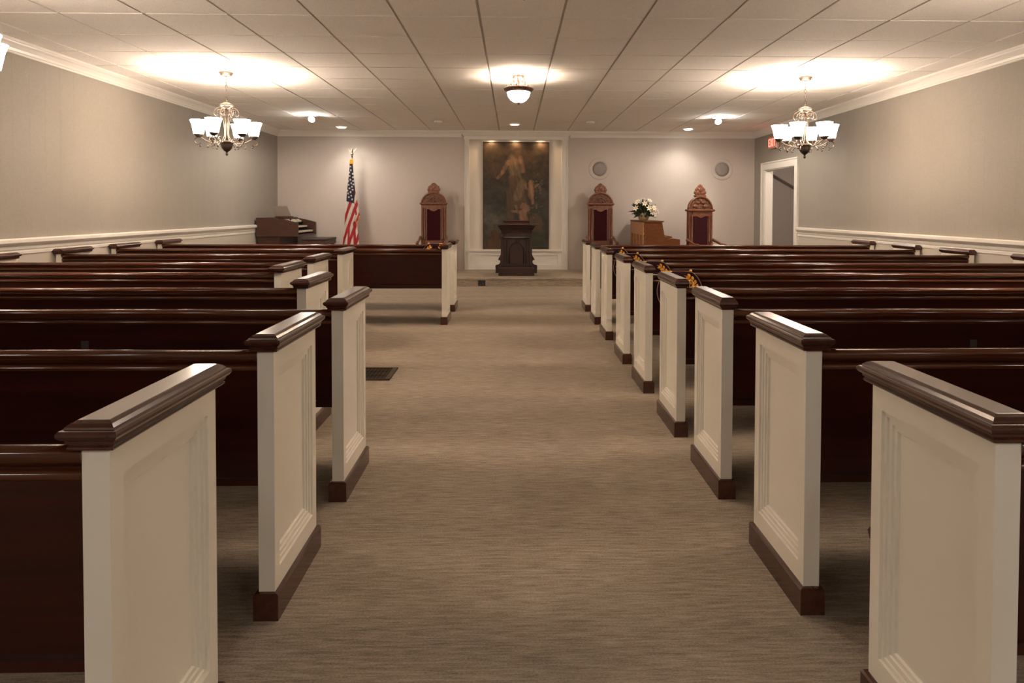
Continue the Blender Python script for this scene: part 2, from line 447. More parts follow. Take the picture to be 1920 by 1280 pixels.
# ================================================================== PEWS
def panel_end(mb, s, x_out, th, y0, y1, z0, z1):
    """upright end board; recessed, moulded panel on its face at x_out (outside is towards -s)."""
    x_in = x_out + s * th
    # margins and the stepped moulding: (inset beyond the margin, depth)
    my, mt, mbt = 0.042, 0.060, 0.100
    steps = [(0, 0), (0.002, 0.006), (0.012, 0.0065), (0.014, 0.011), (0.026, 0.0115), (0.028, 0.016), (0.038, 0.0165), (0.041, 0.0225), (0.044, 0.023)]
    loops = [[(x_out, y0, z0), (x_out, y1, z0), (x_out, y1, z1), (x_out, y0, z1)]]
    for i, dpt in steps:
        X = x_out + s * dpt
        loops.append([(X, y0 + my + i, z0 + mbt + i), (X, y1 - my - i, z0 + mbt + i), (X, y1 - my - i, z1 - mt - i), (X, y0 + my + i, z1 - mt - i)])
    mb.loft(loops, 0, False, False, True)
    a = [(x_out, y0, z0), (x_out, y1, z0), (x_out, y1, z1), (x_out, y0, z1)]
    b = [(x_in, p[1], p[2]) for p in a]
    mb.loft([a, b], 0, False, False, True)

CAPP = [(0.014, 0), (0.016, 0.003), (0.016, 0.006), (0.013, 0.008), (0.017, 0.012), (0.018, 0.017), (0.024, 0.021), (0.028, 0.027), (0.028, 0.032), (0.025, 0.036), (0.019, 0.0375), (0.018, 0.041), (0.012, 0.0465), (0.004, 0.0505), (0.002, 0.051)]
PLIN = [(0.013, 0.0), (0.013, 0.074), (0.009, 0.080), (0.0, 0.082)]
CAPP2 = [(0.002, 0.0), (0.003, 0.006), (0.008, 0.009), (0.013, 0.016), (0.015, 0.024), (0.014, 0.032), (0.012, 0.036), (0.003, 0.049), (0.001, 0.052)]
TH = 0.048
BT, BBOT = 0.800, 0.395

def make_pew(s, length, label, capp=CAPP):
    """local frame: aisle-side face of the near end at x=0, extends towards s*x; y=0 is the edge facing the camera."""
    t = thing('pew', label, 'pew')
    for (xo, sd) in ((0.0, s), (s * length, -s)):
        e = MB(); panel_end(e, sd, xo, TH, 0.0, DEP, 0.04, CAPB + 0.002)
        eo = e.build('end_panel', M_WHITE, t)
        a, b = sorted((xo, xo + sd * TH))
        c = MB(); c.rects(a, b, 0, DEP, [(o, CAPB + z) for o, z in capp]); c.build('cap', M_CAP, eo)
        p = MB(); p.rects(a, b, 0, DEP, PLIN); p.build('plinth', M_CAP, eo)
    a, b = sorted((s * TH, s * (length - TH)))
    # back board, leaning a little, rear face is what one sees from behind
    q = MB(); q.prism([(0.018, BBOT + 0.018), (0.014, BT - 0.02), (0.034, BT - 0.02), (0.072, BBOT + 0.018)], a, b, 'x')
    q.prism([(0.010, BBOT), (0.010, BBOT + 0.022), (0.07, BBOT + 0.022), (0.07, BBOT)], a, b, 'x')
    bo = q.build('backrest', M_PEW, t)
    prof = []
    for k in range(9):                                        # bullnose on top
        an = PI * (-0.42 + 1.42 * k / 8)
        prof.append((0.0165 - 0.021 * math.cos(PI / 2 - an) * 1.0 if False else 0.018 - 0.0175 * math.cos(an * 0.62), BT - 0.0125 + 0.0125 * math.sin(an * 0.62)))
    prof = [(0.016, BT - 0.040), (0.010, BT - 0.034), (0.0015, BT - 0.026), (-0.004, BT - 0.018), (-0.0045, BT - 0.011), (-0.001, BT - 0.004), (0.004, BT - 0.0008), (0.012, BT + 0.001), (0.020, BT + 0.0005), (0.029, BT - 0.004), (0.035, BT - 0.013), (0.036, BT - 0.03), (0.035, BT - 0.040)]
    r_ = MB(); r_.prism(prof, a, b, 'x', smooth=True); r_.build('top_rail', M_RAIL, bo)
    prof = [(0.020, BT - 0.064), (0.010, BT - 0.062), (0.005, BT - 0.056), (0.004, BT - 0.050), (0.009, BT - 0.044), (0.016, BT - 0.041), (0.020, BT - 0.041)]
    r_ = MB(); r_.prism(prof, a, b, 'x', smooth=True); r_.build('bead_moulding', M_RAIL, bo)
    q = MB(); q.prism([(0.055, 0.400), (0.060, 0.418), (0.49, 0.405), (0.518, 0.400), (0.530, 0.385), (0.520, 0.368), (0.49, 0.362), (0.055, 0.378)], a, b, 'x')
    q.build('seat', M_PEW, t)
    return t

ORD = ['nearest', 'second', 'third', 'fourth', 'fifth', 'sixth', 'seventh', 'eighth', 'ninth']
RIGHT_X = 0.88
L_R = WR - 0.028 - RIGHT_X
L_L = -0.705 - (WL + 0.028)
pew_r = make_pew(1, L_R, 'x'); pew_r3 = make_pew(1, L_R, 'x', CAPP2); pew_l = make_pew(-1, L_L, 'x')
pews = {}
r_desc = {1: 'nearest dark mahogany pew right of the aisle, with a white paneled end',
          2: 'second-nearest pew right of the aisle, white end beside open carpet',
          3: 'third pew from the camera, right side, small tag on its dark back',
          4: 'fourth pew from the camera, right side, just before the clearest medallion',
          5: 'fifth pew from the camera, right side, with the clearest gold wreath medallion',
          6: 'sixth pew from the camera, right side, behind the pew with the clearest medallion',
          7: 'third right-hand pew counted back from the platform',
          8: 'second right-hand pew counted back from the platform',
          9: 'frontmost right-hand pew, closest to the platform and piano'}
l_desc = {1: 'nearest dark mahogany pew left of the aisle, with a white paneled end',
          2: 'second-nearest pew left of the aisle, white end under a brown cap',
          3: 'third pew from the camera, left side, white end beside the floor register',
          4: 'first of the four shortened left pews set back from the aisle',
          5: 'second shortened left pew, its white end hidden low behind the nearer one',
          6: 'third shortened left pew, between the second and the last shortened ones',
          7: 'last shortened left pew, right before the two long front pews',
          8: 'long left pew whose whole dark back shows above open carpet',
          9: 'frontmost left pew, closest to the flag and organ'}
first = True
for k in range(1, 10):
    o = pew_r if k == 1 else pew_r3 if k == 3 else copy_tree(pew_r if k < 3 else pew_r3)
    o.location = (RIGHT_X, ZK[k] + (0.014 if k == 1 else 0), 0); o['label'] = r_desc[k]; o['group'] = 'pews right of the aisle'
    pews['R', k] = o
LX = {4: -1.094, 5: -1.517, 6: -1.559, 7: -1.580}
for k in range(1, 10):
    if k in LX:
        o = make_pew(-1, LX[k] - (WL + 0.028), 'x'); o.location = (LX[k], ZK[k], 0)
    else:
        o = pew_l if k == 1 else copy_tree(pew_l); o.location = (-0.705, ZK[k], 0)
    o['label'] = l_desc[k]; o['group'] = 'pews left of the aisle'
    pews['L', k] = o
for sd, x0, x1 in (('R', 1.949, 1.979), ('L', -1.787, -1.757)):
    p = pews[sd, 3]
    b = [c for c in kids(p) if c.name.startswith('backrest')][0]
    mb = MB(); ox = p.location.x
    mb.box(x0 - ox, x1 - ox, 0.0115, 0.0175, 0.638, 0.670)
    mb.build('number_tag', mat('tag_grey', (0.045, 0.035, 0.028), 0.5), b)

# ================================================================== MEDALLIONS on the pew backs
def medallion(x, y, flip, label, dy=0.0):
    t = thing('wreath_medallion', label, 'medallion', (x, y, 0), 0, 'gold wreath medallions hung on the pew backs')
    R, hc = 0.150, 0.682
    def P(a, b, off=0.0):
        # a across, b height above the disc centre; the part above the rail folds over it
        h = hc + b
        top = BT + 0.0035
        if h <= top: return (a, -0.0075 - off, h)
        ex = h - top
        return (a, -0.0075 + ex * 1.3, top + off + min(ex, 0.006))
    mb = MB(); n = 40; rings = 8
    for side, off in ((0, 0.002), (1, -0.002)):
        vs = []; fs = []
        for j in range(rings + 1):
            for i in range(n):
                a = 2 * PI * i / n; r = R * (j + 0.001) / rings
                vs.append(P(r * math.cos(a), r * math.sin(a), off))
        for j in range(rings):
            for i in range(n):
                fs.append((j * n + i, j * n + (i + 1) % n, (j + 1) * n + (i + 1) % n, (j + 1) * n + i))
        mb.add(vs, fs, 0, True)
    mb.build('felt_disc', M_DISC, t)
    mb = MB(); mb.tube([P(R * math.cos(2 * PI * i / 48), R * math.sin(2 * PI * i / 48), 0.001) for i in range(48)], 0.0032, 6, closed=True)
    mb.build('piping', M_PIPE, t)
    wm = MB()
    def leaf(c, ang, l=0.032, wd=0.011):
        d = (math.cos(ang), math.sin(ang)); e = (-d[1], d[0])
        loops = []
        for u, ww in ((-0.5, 0.05), (-0.3, 0.7), (0, 1.0), (0.3, 0.7), (0.5, 0.05)):
            cx, cz = c[0] + d[0] * u * l, c[1] + d[1] * u * l
            loops.append([P(cx + e[0] * wd * ww, cz + e[1] * wd * ww, 0.003), P(cx, cz, 0.003 + 0.0035 * ww), P(cx - e[0] * wd * ww, cz - e[1] * wd * ww, 0.003), P(cx, cz, 0.002)])
        wm.loft(loops, 0, True)
    for sg in (-1, 1):
        for k in range(10):
            a = -PI / 2 + sg * (0.35 + 0.25 * k); rr = 0.108
            tang = a + sg * PI / 2
            for q in (-1, 1):
                leaf((rr * math.cos(a) + q * 0.011 * math.cos(a), rr * math.sin(a) + q * 0.011 * math.sin(a)), tang - sg * q * 0.6)
        wm.tube([P(0.108 * math.cos(-PI / 2 + sg * (0.1 + 0.25 * k)), 0.108 * math.sin(-PI / 2 + sg * (0.1 + 0.25 * k)), 0.0035) for k in range(12)], 0.0018, 5)
    wm.tube([P(-0.03, -0.105, 0.0035), P(0.03, -0.105, 0.0035)], 0.002, 5)
    wm.build('wreath', M_BULLION, t)
    # letter D
    lm = MB(); cx, cz, lw, lh = 0.066 if flip > 0 else -0.09, 0.048, 0.024, 0.046
    pts = [(0, 0), (0, lh)] + [(lw * math.sin(t_), lh / 2 + lh / 2 * math.cos(t_)) for t_ in [PI * i / 10 for i in range(11)]]
    lm.tube([P(cx + p[0], cz - lh / 2 + p[1], 0.005) for p in pts], 0.0036, 6)
    lm.tube([P(cx - 0.028, cz - lh / 2 + 0.003, 0.005), P(cx - 0.012, cz - lh / 2 + 0.003, 0.005)], 0.004, 6)
    lm.build('letter', M_LETTER, t)
    bm_ = MB(); bm_.ball(P(0.075 * flip, 0.128, 0.006), 0.0105); bm_.build('button', M_LETTER, t)
    bm_ = MB(); bm_.tube([(-0.07 * flip + 0.020 * math.cos(a), 0.012 + 0.016 * math.sin(a), BT + 0.011) for a in [2 * PI * i / 16 for i in range(16)]], 0.0035, 6, closed=True)
    bm_.build('loop', M_LETTER, t)
    return t
for k, lb in ((5, 'clearest plum medallion with gold wreath and letter D, on the fifth right pew'),
              (6, 'plum round medallion with gold wreath on the sixth right pew back, D partly cut off'),
              (7, 'plum medallion showing only its left wreath between white pew ends, seventh right pew'),
              (8, 'small plum medallion with gold button on the eighth right pew back')):
    medallion(1.105 if k < 7 else 1.09, ZK[k], 1, lb)
medallion(-0.93, ZK[9], -1, 'plum medallion with gold loop on the frontmost left pew, below the left throne chair')

# ================================================================== CHANDELIERS
def chandelier(x, y, theta, label):
    t = thing('chandelier', label, 'chandelier', (x, y, CEI), 0, 'six-light chandeliers')
    def z(h): return h - CEI
    mb = MB(); mb.lathe([(0.02, z(2.59)), (0.045, z(2.592)), (0.058, z(2.60)), (0.06, z(2.612)), (0.07, z(2.618)), (0.072, z(2.634))], n=28)
    mb.build('canopy', M_IRON, t)
    mb = MB()                                                # chain links
    h = 2.59; k = 0
    while h > 2.345:
        pts = []
        for i in range(12):
            a = 2 * PI * i / 12; u = 0.009 * math.cos(a); v = 0.019 * math.sin(a)
            pts.append((u if k % 2 else 0, 0 if k % 2 else u, z(h - 0.017 + v)))
        mb.tube(pts, 0.0022, 5, closed=True); h -= 0.030; k += 1
    mb.build('chain', M_IRON_D, t)
    mb = MB(); mb.lathe([(0.006, z(2.345)), (0.010, z(2.335)), (0.008, z(2.325)), (0.03, z(2.318)), (0.045, z(2.308)), (0.066, z(2.300)), (0.070, z(2.290)), (0.062, z(2.280)), (0.045, z(2.272)), (0.035, z(2.26)), (0.008, z(2.25))], n=28)
    mb.build('upper_plate', M_IRON, t)
    mb = MB(); mb.lathe([(0.009, z(2.26)), (0.007, z(2.15)), (0.010, z(2.05)), (0.007, z(1.93))], n=12)
    mb.build('stem', M_IRON, t)
    mb = MB(); mb.lathe([(0.070, z(1.922)), (0.074, z(1.915)), (0.070, z(1.905)), (0.062, z(1.90)), (0.060, z(1.88)), (0.048, z(1.845)), (0.028, z(1.822)), (0.012, z(1.812)), (0.008, z(1.80)), (0.013, z(1.79)), (0.013, z(1.782)), (0.004, z(1.77))][::-1], n=28)
    mb.build('bowl', M_IRON_D, t)
    for k in range(6):
        a = math.radians(theta + 60 * k); ca, sa = math.cos(a), math.sin(a)
        def Q(r, h, o=0.0): return (r * ca - o * sa, r * sa + o * ca, z(h))
        # cage scroll from the plate out, in, and down to the bowl
        pts = []
        cr, chh = 0.070, 2.225
        for i in range(10):                                   # curl at the top
            an = -PI * 0.2 + PI * 1.5 * i / 9; rr = 0.012 + 0.020 * i / 9
            pts.append(Q(cr + rr * math.cos(an), chh + rr * math.sin(an)))
        pts = pts[::-1] if False else pts
        m1 = MB(); m1.tube(pts + [Q(0.030, 2.19), Q(0.030, 2.15), Q(0.020, 2.05), Q(0.018, 1.99), Q(0.035, 1.94), Q(0.06, 1.925)], 0.0048, 6, sm=4)
        m1.tube([Q(0.04, 2.275), Q(0.085, 2.262), Q(0.112, 2.235), Q(0.115, 2.20), Q(0.10, 2.18), Q(0.085, 2.19)], 0.0042, 6, sm=4)
        m1.build('scroll', M_IRON, t)
        arm = MB()
        R = 0.262
        arm.tube([Q(0.05, 1.925), Q(0.09, 1.905), Q(0.14, 1.900), Q(0.19, 1.918), Q(0.235, 1.945), Q(R, 1.952), Q(R + 0.028, 1.938), Q(R + 0.036, 1.905), Q(R + 0.018, 1.882), Q(R - 0.01, 1.882), Q(R - 0.016, 1.895)], 0.0052, 6, sm=4)
        arm.tube([Q(0.10, 1.905), Q(0.115, 1.945), Q(0.15, 1.955), Q(0.165, 1.93), Q(0.148, 1.918)], 0.0035, 6, sm=4)
        arm.tube([Q(0.13, 1.902), Q(0.155, 1.882), Q(0.178, 1.862), Q(0.186, 1.872)], 0.0035, 6, sm=4)
        ao = arm.build('arm', M_IRON, t)
        m1 = MB(); m1.ball(Q(0.176, 1.853), 0.009, n=8, m=6); m1.ball(Q(R - 0.014, 1.862), 0.009, n=8, m=6)
        m1.build('drop', M_IRON_D, ao)
        m1 = MB(); cc = Q(R, 0); m1.lathe([(0.012, z(1.950)), (0.030, z(1.956)), (0.034, z(1.966)), (0.045, z(1.975)), (0.046, z(1.986)), (0.01, z(1.99))], (cc[0], cc[1], 0), 18)
        m1.build('socket_cup', M_IRON, ao)
        m1 = MB()
        outer = [(0.046, z(1.982)), (0.049, z(1.995)), (0.056, z(2.03)), (0.065, z(2.075)), (0.077, z(2.11)), (0.083, z(2.124))]
        inner = [(r - 0.003, h) for r, h in outer][::-1]
        m1.lathe(outer + inner, (cc[0], cc[1], 0), 20, cap0=False, cap1=True)
        m1.build('shade', M_SHADE, ao)
        point('bulb', (cc[0], cc[1], z(2.035)), LAMP_W, WARM, 0.022, t)
    return t
chandelier(-2.972, 7.19, 25.4, 'six-light chandelier with lit white shades hanging at far left over the pews')
chandelier(3.095, 7.22, -8.2, 'six-light chandelier with lit white shades hanging at right near the red exit sign')
chandelier(-3.018, 3.64, 0, 'near left chandelier, only one lit shade showing at the left picture edge')
chandelier(3.20, 3.42, 20, 'added, unseen near right chandelier just outside the right picture edge')  # assumed, unseen fixture added for light on the near pews

# central semi-flush fixtures
def semi_flush(x, y, label):
    t = thing('ceiling_light', label, 'ceiling light', (x, y, CEI), 0)
    def z(h): return h - CEI
    mb = MB(); mb.lathe([(0.02, z(2.605)), (0.055, z(2.610)), (0.066, z(2.618)), (0.068, z(2.634))], n=28); mb.build('canopy', M_BRONZE, t)
    mb = MB(); mb.lathe([(0.005, z(2.61)), (0.005, z(2.37))], n=8); mb.build('stem', M_BRONZE, t)
    mb = MB()
    mb.lathe([(0.122, z(2.458)), (0.132, z(2.462)), (0.150, z(2.478)), (0.160, z(2.492)), (0.160, z(2.502)), (0.152, z(2.506)), (0.140, z(2.496)), (0.128, z(2.480)), (0.118, z(2.468))], n=36, cap0=False, cap1=False)
    mb.build('rim', M_BRONZE, t)
    mb = MB(); mb.lathe([(0.012, z(2.348)), (0.05, z(2.356)), (0.085, z(2.378)), (0.11, z(2.412)), (0.122, z(2.45)), (0.128, z(2.475)), (0.124, z(2.475)), (0.118, z(2.45)), (0.106, z(2.415)), (0.082, z(2.383)), (0.048, z(2.361)), (0.012, z(2.353))], n=36, cap0=False, cap1=False)
    mb.build('glass_bowl', M_BOWLG, t)
    mb = MB(); mb.lathe([(0.004, z(2.330)), (0.010, z(2.334)), (0.006, z(2.340)), (0.020, z(2.346)), (0.022, z(2.352)), (0.004, z(2.36))], n=16); mb.build('finial', M_BRONZE, t)
    for k in range(6):
        a = math.radians(20 + 60 * k); ca, sa = math.cos(a), math.sin(a)
        def Q(r, h): return (r * ca, r * sa, z(h))
        m1 = MB()
        m1.tube([Q(0.05, 2.595), Q(0.062, 2.608), Q(0.072, 2.600), Q(0.075, 2.57), Q(0.088, 2.545), Q(0.092, 2.52), Q(0.10, 2.503), Q(0.118, 2.50), Q(0.130, 2.512), Q(0.130, 2.528), Q(0.118, 2.53)], 0.0042, 6, sm=4)
        m1.tube([Q(0.06, 2.585), Q(0.05, 2.57), Q(0.055, 2.555), Q(0.065, 2.56)], 0.0035, 6, sm=4)
        m1.build('scroll', M_IRON_D, t)
    for k in range(2):
        a = PI * k; point('bulb', (0.05 * math.cos(a), 0.05 * math.sin(a), z(2.46)), CEIL_W, WARM, 0.03, t)
    return t
semi_flush(0.055, 7.27, 'bronze semi-flush ceiling light with lit white bowl above the center aisle')
semi_flush(0.055, 3.66, 'added, unseen bronze semi-flush light over the near aisle, above the picture top')  # assumed lamp above the view, added to light the near end

def fill_panel(x, y, label):  # added, unseen fill panels that brighten the near pew ends
    t = thing('fill_panel_light', label, 'ceiling light', (x, y, CEI), 0, 'added flat fill lights at the rear')
    mb = MB()
    for a, b, c, d in ((-0.30, 0.30, -0.60, -0.58), (-0.30, 0.30, 0.58, 0.60), (-0.30, -0.28, -0.58, 0.58), (0.28, 0.30, -0.58, 0.58)): mb.box(a, b, c, d, -0.008, 0.0)
    mb.build('frame', M_TRIM, t)
    mb = MB(); mb.box(-0.28, 0.28, -0.58, 0.58, -0.005, -0.001); mb.build('glow_sheet', M_FILLG, t)
    return t
for gx, w_ in ((-5, 'left'), (0, 'middle'), (4, 'right')): fill_panel(GX0 + (gx + 0.5) * TILE, GY0 - 12 * TILE, w_ + ' long flat fill panel added behind the camera')
# downlights
def downlight(x, y, label, m, wv, tgt, ang, r=0.08, col=(1, 0.92, 0.82)):
    t = thing('downlight', label, 'ceiling light', (x, y, CEI), 0)
    mb = MB(); mb.lathe([(r + 0.012, -0.001), (r + 0.012, -0.006), (r, -0.010), (r - 0.006, -0.006)], n=28, cap0=False, cap1=False); mb.build('trim_ring', M_TRIM, t)
    mb = MB(); mb.lathe([(r - 0.004, -0.004), (r - 0.02, -0.012), (0.002, -0.014)], n=24, cap0=False); mb.build('lens', m, t)
    spot('lamp', (0, -0.12 if wv > 10 else 0, -0.03), (tgt[0] - x, tgt[1] - y, tgt[2] - CEI), wv, col, ang, 1.0, 0.05, t)
downlight(-2.959, 11.90, 'lit round recessed downlight at left, nearest the back wall', M_CANG, CAN_W, (-2.60, 12.22, 0.9), 112)
downlight(3.05, 11.90, 'lit round recessed downlight at right, nearest the back wall', M_CANG, CAN_W, (2.85, 12.22, 0.9), 112)
downlight(0.022, 11.384, 'small warm recessed downlight in front of the painting niche', M_CANC, 6, (0.02, 11.2, 0), 100, 0.082, (1, 0.75, 0.5))
def floodlamp(x, y, label, tx):
    t = thing('spotlight', label, 'ceiling light', (x, y, CEI), 0)
    mb = MB(); mb.box(-0.085, 0.085, -0.03, 0.03, -0.014, 0); mb.build('mount_plate', M_TRIM, t, bevel=0.004)
    mb = MB(); mb.tube([(-0.075, 0, -0.01), (-0.05, -0.01, -0.022), (-0.03, -0.015, -0.04)], 0.006, 6); mb.tube([(0.075, 0, -0.01), (0.05, -0.01, -0.022), (0.03, -0.015, -0.04)], 0.006, 6)
    mb.build('bracket', M_IRON, t)
    mb = MB(); mb.lathe([(0.025, 0.03), (0.040, 0.015), (0.052, -0.01), (0.050, -0.012)], (0, 0, 0), 20, cap1=False)
    o = mb.build('lamp_head', M_TRIM, t); o.location = (0, -0.02, -0.055); o.rotation_euler = (math.radians(-52), 0, 0)
    mb = MB(); mb.lathe([(0.048, -0.008), (0.034, -0.020), (0.002, -0.026)], (0, 0, 0), 20, cap0=True)
    mb.build('lens', M_CANG, o)
    point('bulb', (0.0, -0.10, -0.085), 1.8, (1, 0.94, 0.86), 0.03, t)
    spot('lamp', (0, -0.10, -0.10), (0.10 if x < 0 else -0.10, 0.0, -1.4), 17, (1, 0.88, 0.75), 176, 0.3, 0.16, t)
floodlamp(-3.04, 10.45, 'small white ceiling spotlight at left, throwing a bright streak on the tiles', -1)
floodlamp(3.13, 10.45, 'small white ceiling spotlight at right, throwing a bright streak on the tiles', -1)
for x, lb in ((-1.2, 'small flat white smoke detector on the ceiling left of center'), (1.236, 'small flat white smoke detector on the ceiling right of center')):
    t = thing('smoke_detector', lb, 'smoke detector', (x, 11.0, CEI), 0)
    mb = MB(); mb.lathe([(0.055, -0.03), (0.062, -0.026), (0.066, -0.010), (0.066, 0)], n=24); mb.build('cover', M_TRIM, t)
    mb = MB(); mb.lathe([(0.02, -0.036), (0.024, -0.03)], n=16); mb.build('sensor', M_TRIM, t)

# niche lights
for x, lb in ((-0.40, 'left'), (0.04, 'middle'), (0.50, 'right')):
    t = thing('puck_light', 'small warm puck light at the top of the niche, ' + lb + ' of three', 'ceiling light', (x, YB + 0.10, NTOP + 0.06), 0)
    mb = MB(); mb.lathe([(0.028, -0.016), (0.034, -0.012), (0.034, 0)], n=18); mb.build('housing', M_TRIM, t)
    mb = MB(); mb.lathe([(0.003, -0.022), (0.022, -0.018), (0.025, -0.014)], n=18); mb.build('lens', M_CANC, t)
    spot('lamp', (0, 0, -0.04), (0, 0.04, -1.5), 2.2, (1, 0.66, 0.36), 160, 1.0, 0.02, t)

# ================================================================== PAINTING (generic stand-in of the dark classical canvas)
def painting():
    x0, x1, z0, z1 = -0.548, 0.648, 0.498, 2.448
    NXv, NZv = 150, 240
    def lerp(a, b, t): return tuple(a[i] + (b[i] - a[i]) * t for i in range(3))
    def seg(px, pz, a, b):
        dx, dz = b[0] - a[0], b[1] - a[1]; L2 = dx * dx + dz * dz
        t = 0 if L2 == 0 else max(0, min(1, ((px - a[0]) * dx + (pz - a[1]) * dz) / L2))
        return math.hypot(px - a[0] - t * dx, pz - a[1] - t * dz)
    rnd = random.Random(3)
    blobs = [(rnd.uniform(0, 1), rnd.uniform(0, 1.63), rnd.uniform(0.03, 0.13), rnd.uniform(-1, 1)) for _ in range(160)]
    flowers = [(0.82 + rnd.gauss(0, 0.07), 0.98 + rnd.gauss(0, 0.10), rnd.uniform(0.010, 0.024)) for _ in range(26)] + [(0.80 + rnd.gauss(0, 0.09), 0.62 + rnd.gauss(0, 0.07), rnd.uniform(0.008, 0.018)) for _ in range(20)]
    SKIN = (0.33, 0.19, 0.105); CLOTH = (0.25, 0.175, 0.09); BROWN = (0.125, 0.068, 0.033)
    # strokes: (a, b, radius, colour, strength) in canvas units, width 1, height 1.63, origin lower left
    S = [((0.47, 1.35), (0.50, 1.05), 0.085, CLOTH, 0.9), ((0.48, 1.02), (0.56, 0.72), 0.10, BROWN, 0.9), ((0.52, 0.80), (0.60, 1.0), 0.06, CLOTH, 0.7), ((0.40, 0.90), (0.42, 0.50), 0.05, BROWN, 0.8),
         ((0.40, 1.32), (0.56, 1.36), 0.045, SKIN, 0.9), ((0.53, 1.45), (0.54, 1.43), 0.055, BROWN, 0.9), ((0.57, 1.40), (0.57, 1.39), 0.030, SKIN, 0.7),
         ((0.36, 1.30), (0.30, 1.18), 0.028, SKIN, 0.8), ((0.30, 1.18), (0.22, 1.09), 0.022, SKIN, 0.7), ((0.58, 1.33), (0.62, 1.20), 0.030, SKIN, 0.6), ((0.14, 1.30), (0.17, 1.12), 0.030, BROWN, 0.8),
         ((0.73, 1.02), (0.73, 0.98), 0.035, SKIN, 0.9), ((0.73, 0.93), (0.73, 0.82), 0.042, SKIN, 0.95), ((0.66, 0.93), (0.63, 0.99), 0.018, SKIN, 0.8), ((0.79, 0.95), (0.83, 0.99), 0.016, SKIN, 0.7), ((0.75, 0.78), (0.76, 0.71), 0.022, SKIN, 0.9),
         ((0.62, 0.66), (0.66, 0.62), 0.050, SKIN, 0.75), ((0.60, 0.55), (0.62, 0.44), 0.055, SKIN, 0.85), ((0.56, 0.57), (0.44, 0.58), 0.018, SKIN, 0.8), ((0.50, 0.66), (0.53, 0.58), 0.020, CLOTH, 0.8),
         ((0.80, 0.45), (0.84, 0.36), 0.080, (0.15, 0.075, 0.038), 0.7), ((0.17, 0.24), (0.18, 0.22), 0.055, (0.12, 0.045, 0.018), 0.9), ((0.20, 0.10), (0.10, 0.06), 0.080, (0.12, 0.055, 0.025), 0.8)]
    vs = []; cols = []
    for j in range(NZv + 1):
        for i in range(NXv + 1):
            u = i / NXv; v = 1.63 * j / NZv
            vs.append((x0 + (x1 - x0) * u, 0, z0 + (z1 - z0) * j / NZv))
            top = (0.064, 0.040, 0.019); mid = (0.045, 0.040, 0.022); low = (0.032, 0.034, 0.019)
            c = lerp(low, mid, min(1, v / 0.8)) if v < 0.8 else lerp(mid, top, min(1, (v - 0.8) / 0.4))
            w_ = math.exp(-((u - 0.12) ** 2 / 0.05 + (v - 0.45) ** 2 / 0.035)); c = lerp(c, (0.13, 0.13, 0.10), 0.8 * w_)
            n = 0
            for bx, bz, br, s in blobs:
                d = ((u - bx) ** 2 + (v - bz) ** 2) / (br * br)
                if d < 4: n += s * math.exp(-d)
            k = max(0.4, 1 + 0.30 * n + 0.55 * nz.noise(Vector((u * 9, v * 12, 0.5))) + 0.35 * nz.noise(Vector((u * 28, v * 34, 2.5))))
            c = tuple(x * k for x in c)
            wob = 0.22 * nz.noise(Vector((u * 16, v * 16, 3.1))) + 0.2 * nz.noise(Vector((u * 40, v * 40, 7.7)))
            for a, b, r, sc_, st in S:
                d = seg(u, v, a, b) / r + wob
                if d < 1.5:
                    t = 0.98 * st * max(0, min(1, (1.3 - d) / 0.45))
                    fold = 0.85 + 0.5 * nz.noise(Vector((u * 30 + v * 6, v * 7, 1.3))) + 0.15 * nz.noise(Vector((u * 70, v * 50, 0)))
                    c = lerp(c, tuple(x * fold for x in sc_), t)
            for fx, fz, fr in flowers:
                d = math.hypot(u - fx, v - fz)
                if d < fr: c = lerp(c, (0.27, 0.23, 0.15), 0.55 * (1 - (d / fr) ** 2) * max(0, min(1, 0.7 + 1.2 * nz.noise(Vector((u * 60, v * 60, 5))))))
            cols.append((c[0] * 0.72, c[1] * 0.66, c[2] * 0.60, 1))
    fs = [(j * (NXv + 1) + i, j * (NXv + 1) + i + 1, (j + 1) * (NXv + 1) + i + 1, (j + 1) * (NXv + 1) + i) for j in range(NZv) for i in range(NXv)]
    t = thing('painting', 'tall dark classical painting of a draped figure with cherubs inside the white niche', 'painting', (0, NB - 0.03, 0))
    me = bpy.data.meshes.new('canvas'); me.from_pydata(vs, [], fs); me.materials.append(vcol_mat('oil_paint', 0.45))
    at = me.color_attributes.new('paint', 'FLOAT_COLOR', 'POINT')
    at.data.foreach_set('color', [x for c in cols for x in c])
    o = bpy.data.objects.new('canvas', me); COL.objects.link(o); o.parent = t
    mb = MB()
    mb.box(x0 - 0.002, x1 + 0.002, 0.001, 0.028, z0 - 0.002, z1 + 0.002)
    mb.build('stretcher', M_ORGAN_D, t)
    mb = MB()
    for a, b, c, d in ((x0 - 0.006, x0, z0, z1), (x1, x1 + 0.008, z0, z1), (x0 - 0.006, x1 + 0.008, z1, z1 + 0.012), (x0 - 0.006, x1 + 0.008, z0 - 0.004, z0)):
        mb.box(a, b, -0.01, 0.028, c, d)
    mb.build('frame', M_ORGAN_D, t)
painting()

